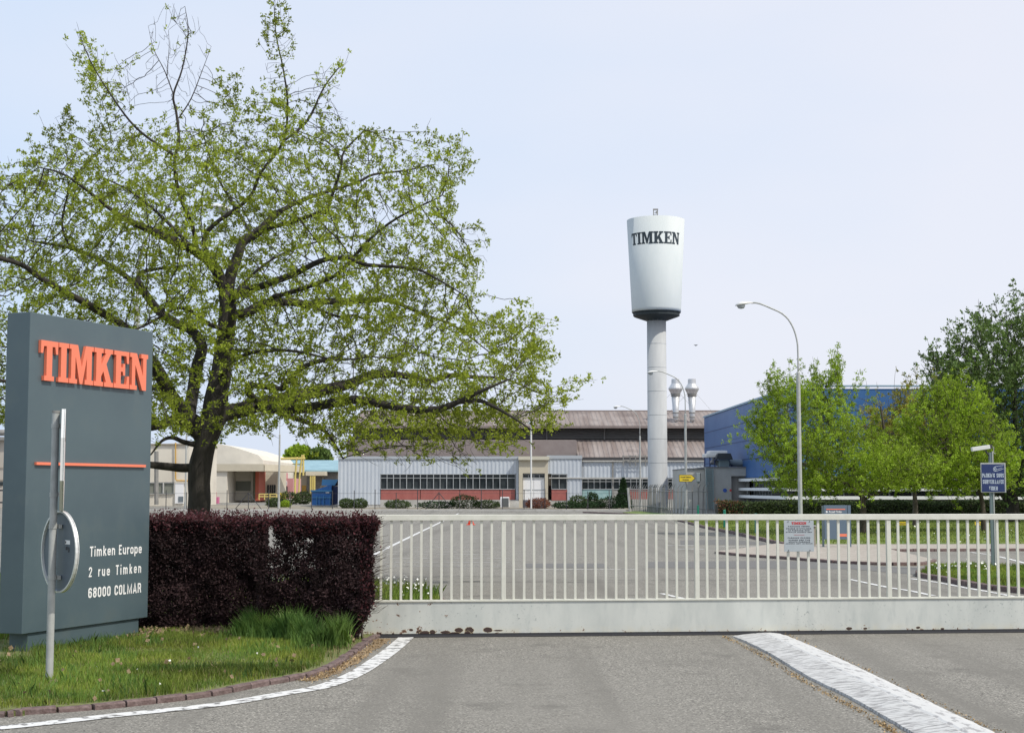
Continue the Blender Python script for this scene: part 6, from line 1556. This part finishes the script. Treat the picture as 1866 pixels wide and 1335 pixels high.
def verge_fn(x0, x1, y0, y1, extra=None):
    def fn(n):
        x = rng.uniform(x0, x1, n); y = rng.uniform(y0, y1, n); k = inpoly(x, y, vpoly)
        P = np.stack([x[k], y[k], np.full(k.sum(), .038)], 1)
        # stay clear of kerb stones
        kl = np.array([[q.x, q.y] for q in kline]); d = np.min(np.linalg.norm(P[:, None, :2] - kl[None], axis=2), axis=1) if len(P) < 200000 else None
        P = P[d > .09]
        if extra is not None: P = P[extra(P)]
        return P
    return fn
def notlitter(P):
    px, py = proj(P); dry = (px > 330) & (px < 480) & (py > 1118) & (py < 1160); dry |= (px < 60) & (py > 1165) & (py < 1200)
    dry |= (px > 590) & (py > 1160) & (px < 660)
    return ~(dry & (rng.uniform(size=len(P)) < .88)) & (P[:, 1] < np.where(px < 490, 18.0, 16.95) + (px < 270) * 5)
grass(110000, verge_fn(-7.5, -1.2, 10.8, 18.2, notlitter), .025, .095, .007, M_blade, 'grass', 'short uneven green grass covering the near verge round the pylon sign')
grass(15000, verge_fn(-7.5, -1.2, 10.8, 17.2, lambda P: (clumpnoise(P, 1.6, 8.) > .05) & notlitter(P)), .06, .16, .007, M_blade2, 'tall_grass', 'darker longer grass tufts scattered over the near verge')
grass(9000, verge_fn(-7.5, -1.2, 10.8, 17.4), .03, .08, .005, M_dry, 'dry_grass', 'straw coloured dead grass blades among the near verge', .5)
grass(16000, verge_fn(-16, -5.2, 16, 30), .05, .14, .014, M_blade, 'grass', 'grass seen left of the pylon sign beyond the verge')
def tuft_fn(n):
    cs = []
    for (px, Y, r_, w) in ((452, 17.0, .16, 2.4), (485, 16.9, .2, 3), (520, 16.7, .16, 2), (588, 15.9, .15, 2.4), (555, 16.4, .13, 1), (618, 16.0, .08, .8)):
        c = X_(px, Y); k = int(n * w / 11.6); a = rng.normal(size=(k, 2)) * r_ * .6; cs.append(np.stack([c + a[:, 0], Y + a[:, 1] * .6, np.full(k, .05)], 1))
    return np.vstack(cs)
grass(7000, tuft_fn, .07, .36, .008, M_blade2, 'tall_grass', 'lush tall grass clump at the foot of the purple hedge gap', .5, 2.5, .45)
def weed_fn(n):
    x = rng.uniform(-4, -1.1, n); y = rng.uniform(22.0, 26.0, n); k = inpoly(x, y, vpoly); return np.stack([x[k], y[k], np.full(k.sum(), .038)], 1)
grass(9000, weed_fn, .10, .28, .012, M_blade, 'weeds', 'weeds growing behind the left end of the gate')
def lawn_fn(n, poly, z):
    def fn(_):
        pts = []
        xs = [p[0] for p in poly]; ys = [p[1] for p in poly]
        x = rng.uniform(min(xs), max(xs), n * 3); y = rng.uniform(min(ys), max(ys), n * 3); k = inpoly(x, y, poly)
        return np.stack([x[k][:n], y[k][:n], np.full(min(n, k.sum()), z)], 1)
    return fn
grass(1, lawn_fn(60000, [(p.x, p.y) for p in [g(*q) for q in lawn_px]][:8] + [(33, 45), (33, 80), (15, 80), (11, 78)], .07), .04, .10, .03, mat('lawn blade', (.20, .25, .06), .7, trans=.25, tint=.45), 'grass', 'mown lawn grass in front of the clipped hedge')
grass(1, lawn_fn(16000, [(p.x, p.y) for p in [g(*q) for q in isl_px]][:5] + [(g(2000, 1046).x, g(2000, 1046).y), (g(2000, 1090).x, g(2000, 1090).y)] + [(p.x, p.y) for p in [g(*q) for q in isl_px[7:]]], .07), .04, .12, .015, M_blade, 'grass', 'grass on the kerbed island beyond the gate')
# flowers and fallen leaves
def dots(n, fn, z0, z1, s, m, name, label):
    P = fn(n); P[:, 2] = rng.uniform(z0, z1, len(P)); o = leaf_obj(name, P, s, m, None, up=.1, aspect=.9); return tag(o, label, 'flowers' if 'flower' in name else 'leaves', kind='stuff')
def isl_top(n): px = rng.uniform(1695, 1815, n); py = rng.uniform(1035, 1046, n); return np.array([g(a, b, .07)[:] for a, b in zip(px, py)])
dots(60, isl_top, .1, .25, .05, M_flower, 'white_flowers', 'small white flowers along the far edge of the grass island')
dots(420, weed_fn, .12, .32, .035, M_flower, 'white_flowers', 'white blossoms on the weeds behind the left end of the gate')
dots(16, verge_fn(-5.0, -1.4, 12, 16.8), .09, .14, .022, M_flower, 'white_flowers', 'scattered daisies in the near verge')
dots(160, verge_fn(-6.5, -1.4, 11, 16.9), .07, .12, .05, M_litter, 'fallen_leaves', 'dry brown leaves lying in the near grass')
def lawn_dots(n): px = rng.uniform(1440, 1860, n); py = rng.uniform(950, 993, n); return np.array([g(a, b, .07)[:] for a, b in zip(px, py)])
dots(60, lawn_dots, .1, .16, .07, M_flower, 'white_flowers', 'daisies dotted over the lawn by the clipped hedge')
lf_ = lambda n: np.vstack([np.stack([rng.uniform(-4.4, -2.9, n), rng.uniform(16.9, 18.1, n), np.full(n, .06)], 1), np.stack([rng.uniform(-2.15, -1.75, n // 5), rng.uniform(16.3, 17.1, n // 5), np.full(n // 5, .04)], 1)])
dots(900, lf_, .057, .08, .045, M_litter, 'leaf_litter', 'brown leaf litter under the purple hedge')
def strip(n):
    i = rng.integers(0, len(litter_line) - 1, n); return np.array([(litter_line[k].x + random.gauss(0, .05), litter_line[k].y + random.gauss(0, .06), .01) for k in i])
dots(900, strip, .004, .012, .02, mat('straw litter', (.33, .235, .125), 1, tint=.5), 'straw_litter', 'orange brown straw debris in the gutter by the kerb')

def strip2(n):
    out = []
    for q, w_ in zip(DL, (1.0, .35)):
        for _ in range(int(n * w_)):
            c = random.choice(q); m_ = mnoise.noise(Vector((c.y * 1.7, w_, 0)))
            if random.random() < .55 + m_: out.append((c.x + random.gauss(0, .022), c.y + random.gauss(0, .08), .006))
    return np.array(out)
dots(2000, strip2, .004, .010, .016, MATS['straw litter'], 'straw_litter', 'brown straw debris along both edges of the white divider')
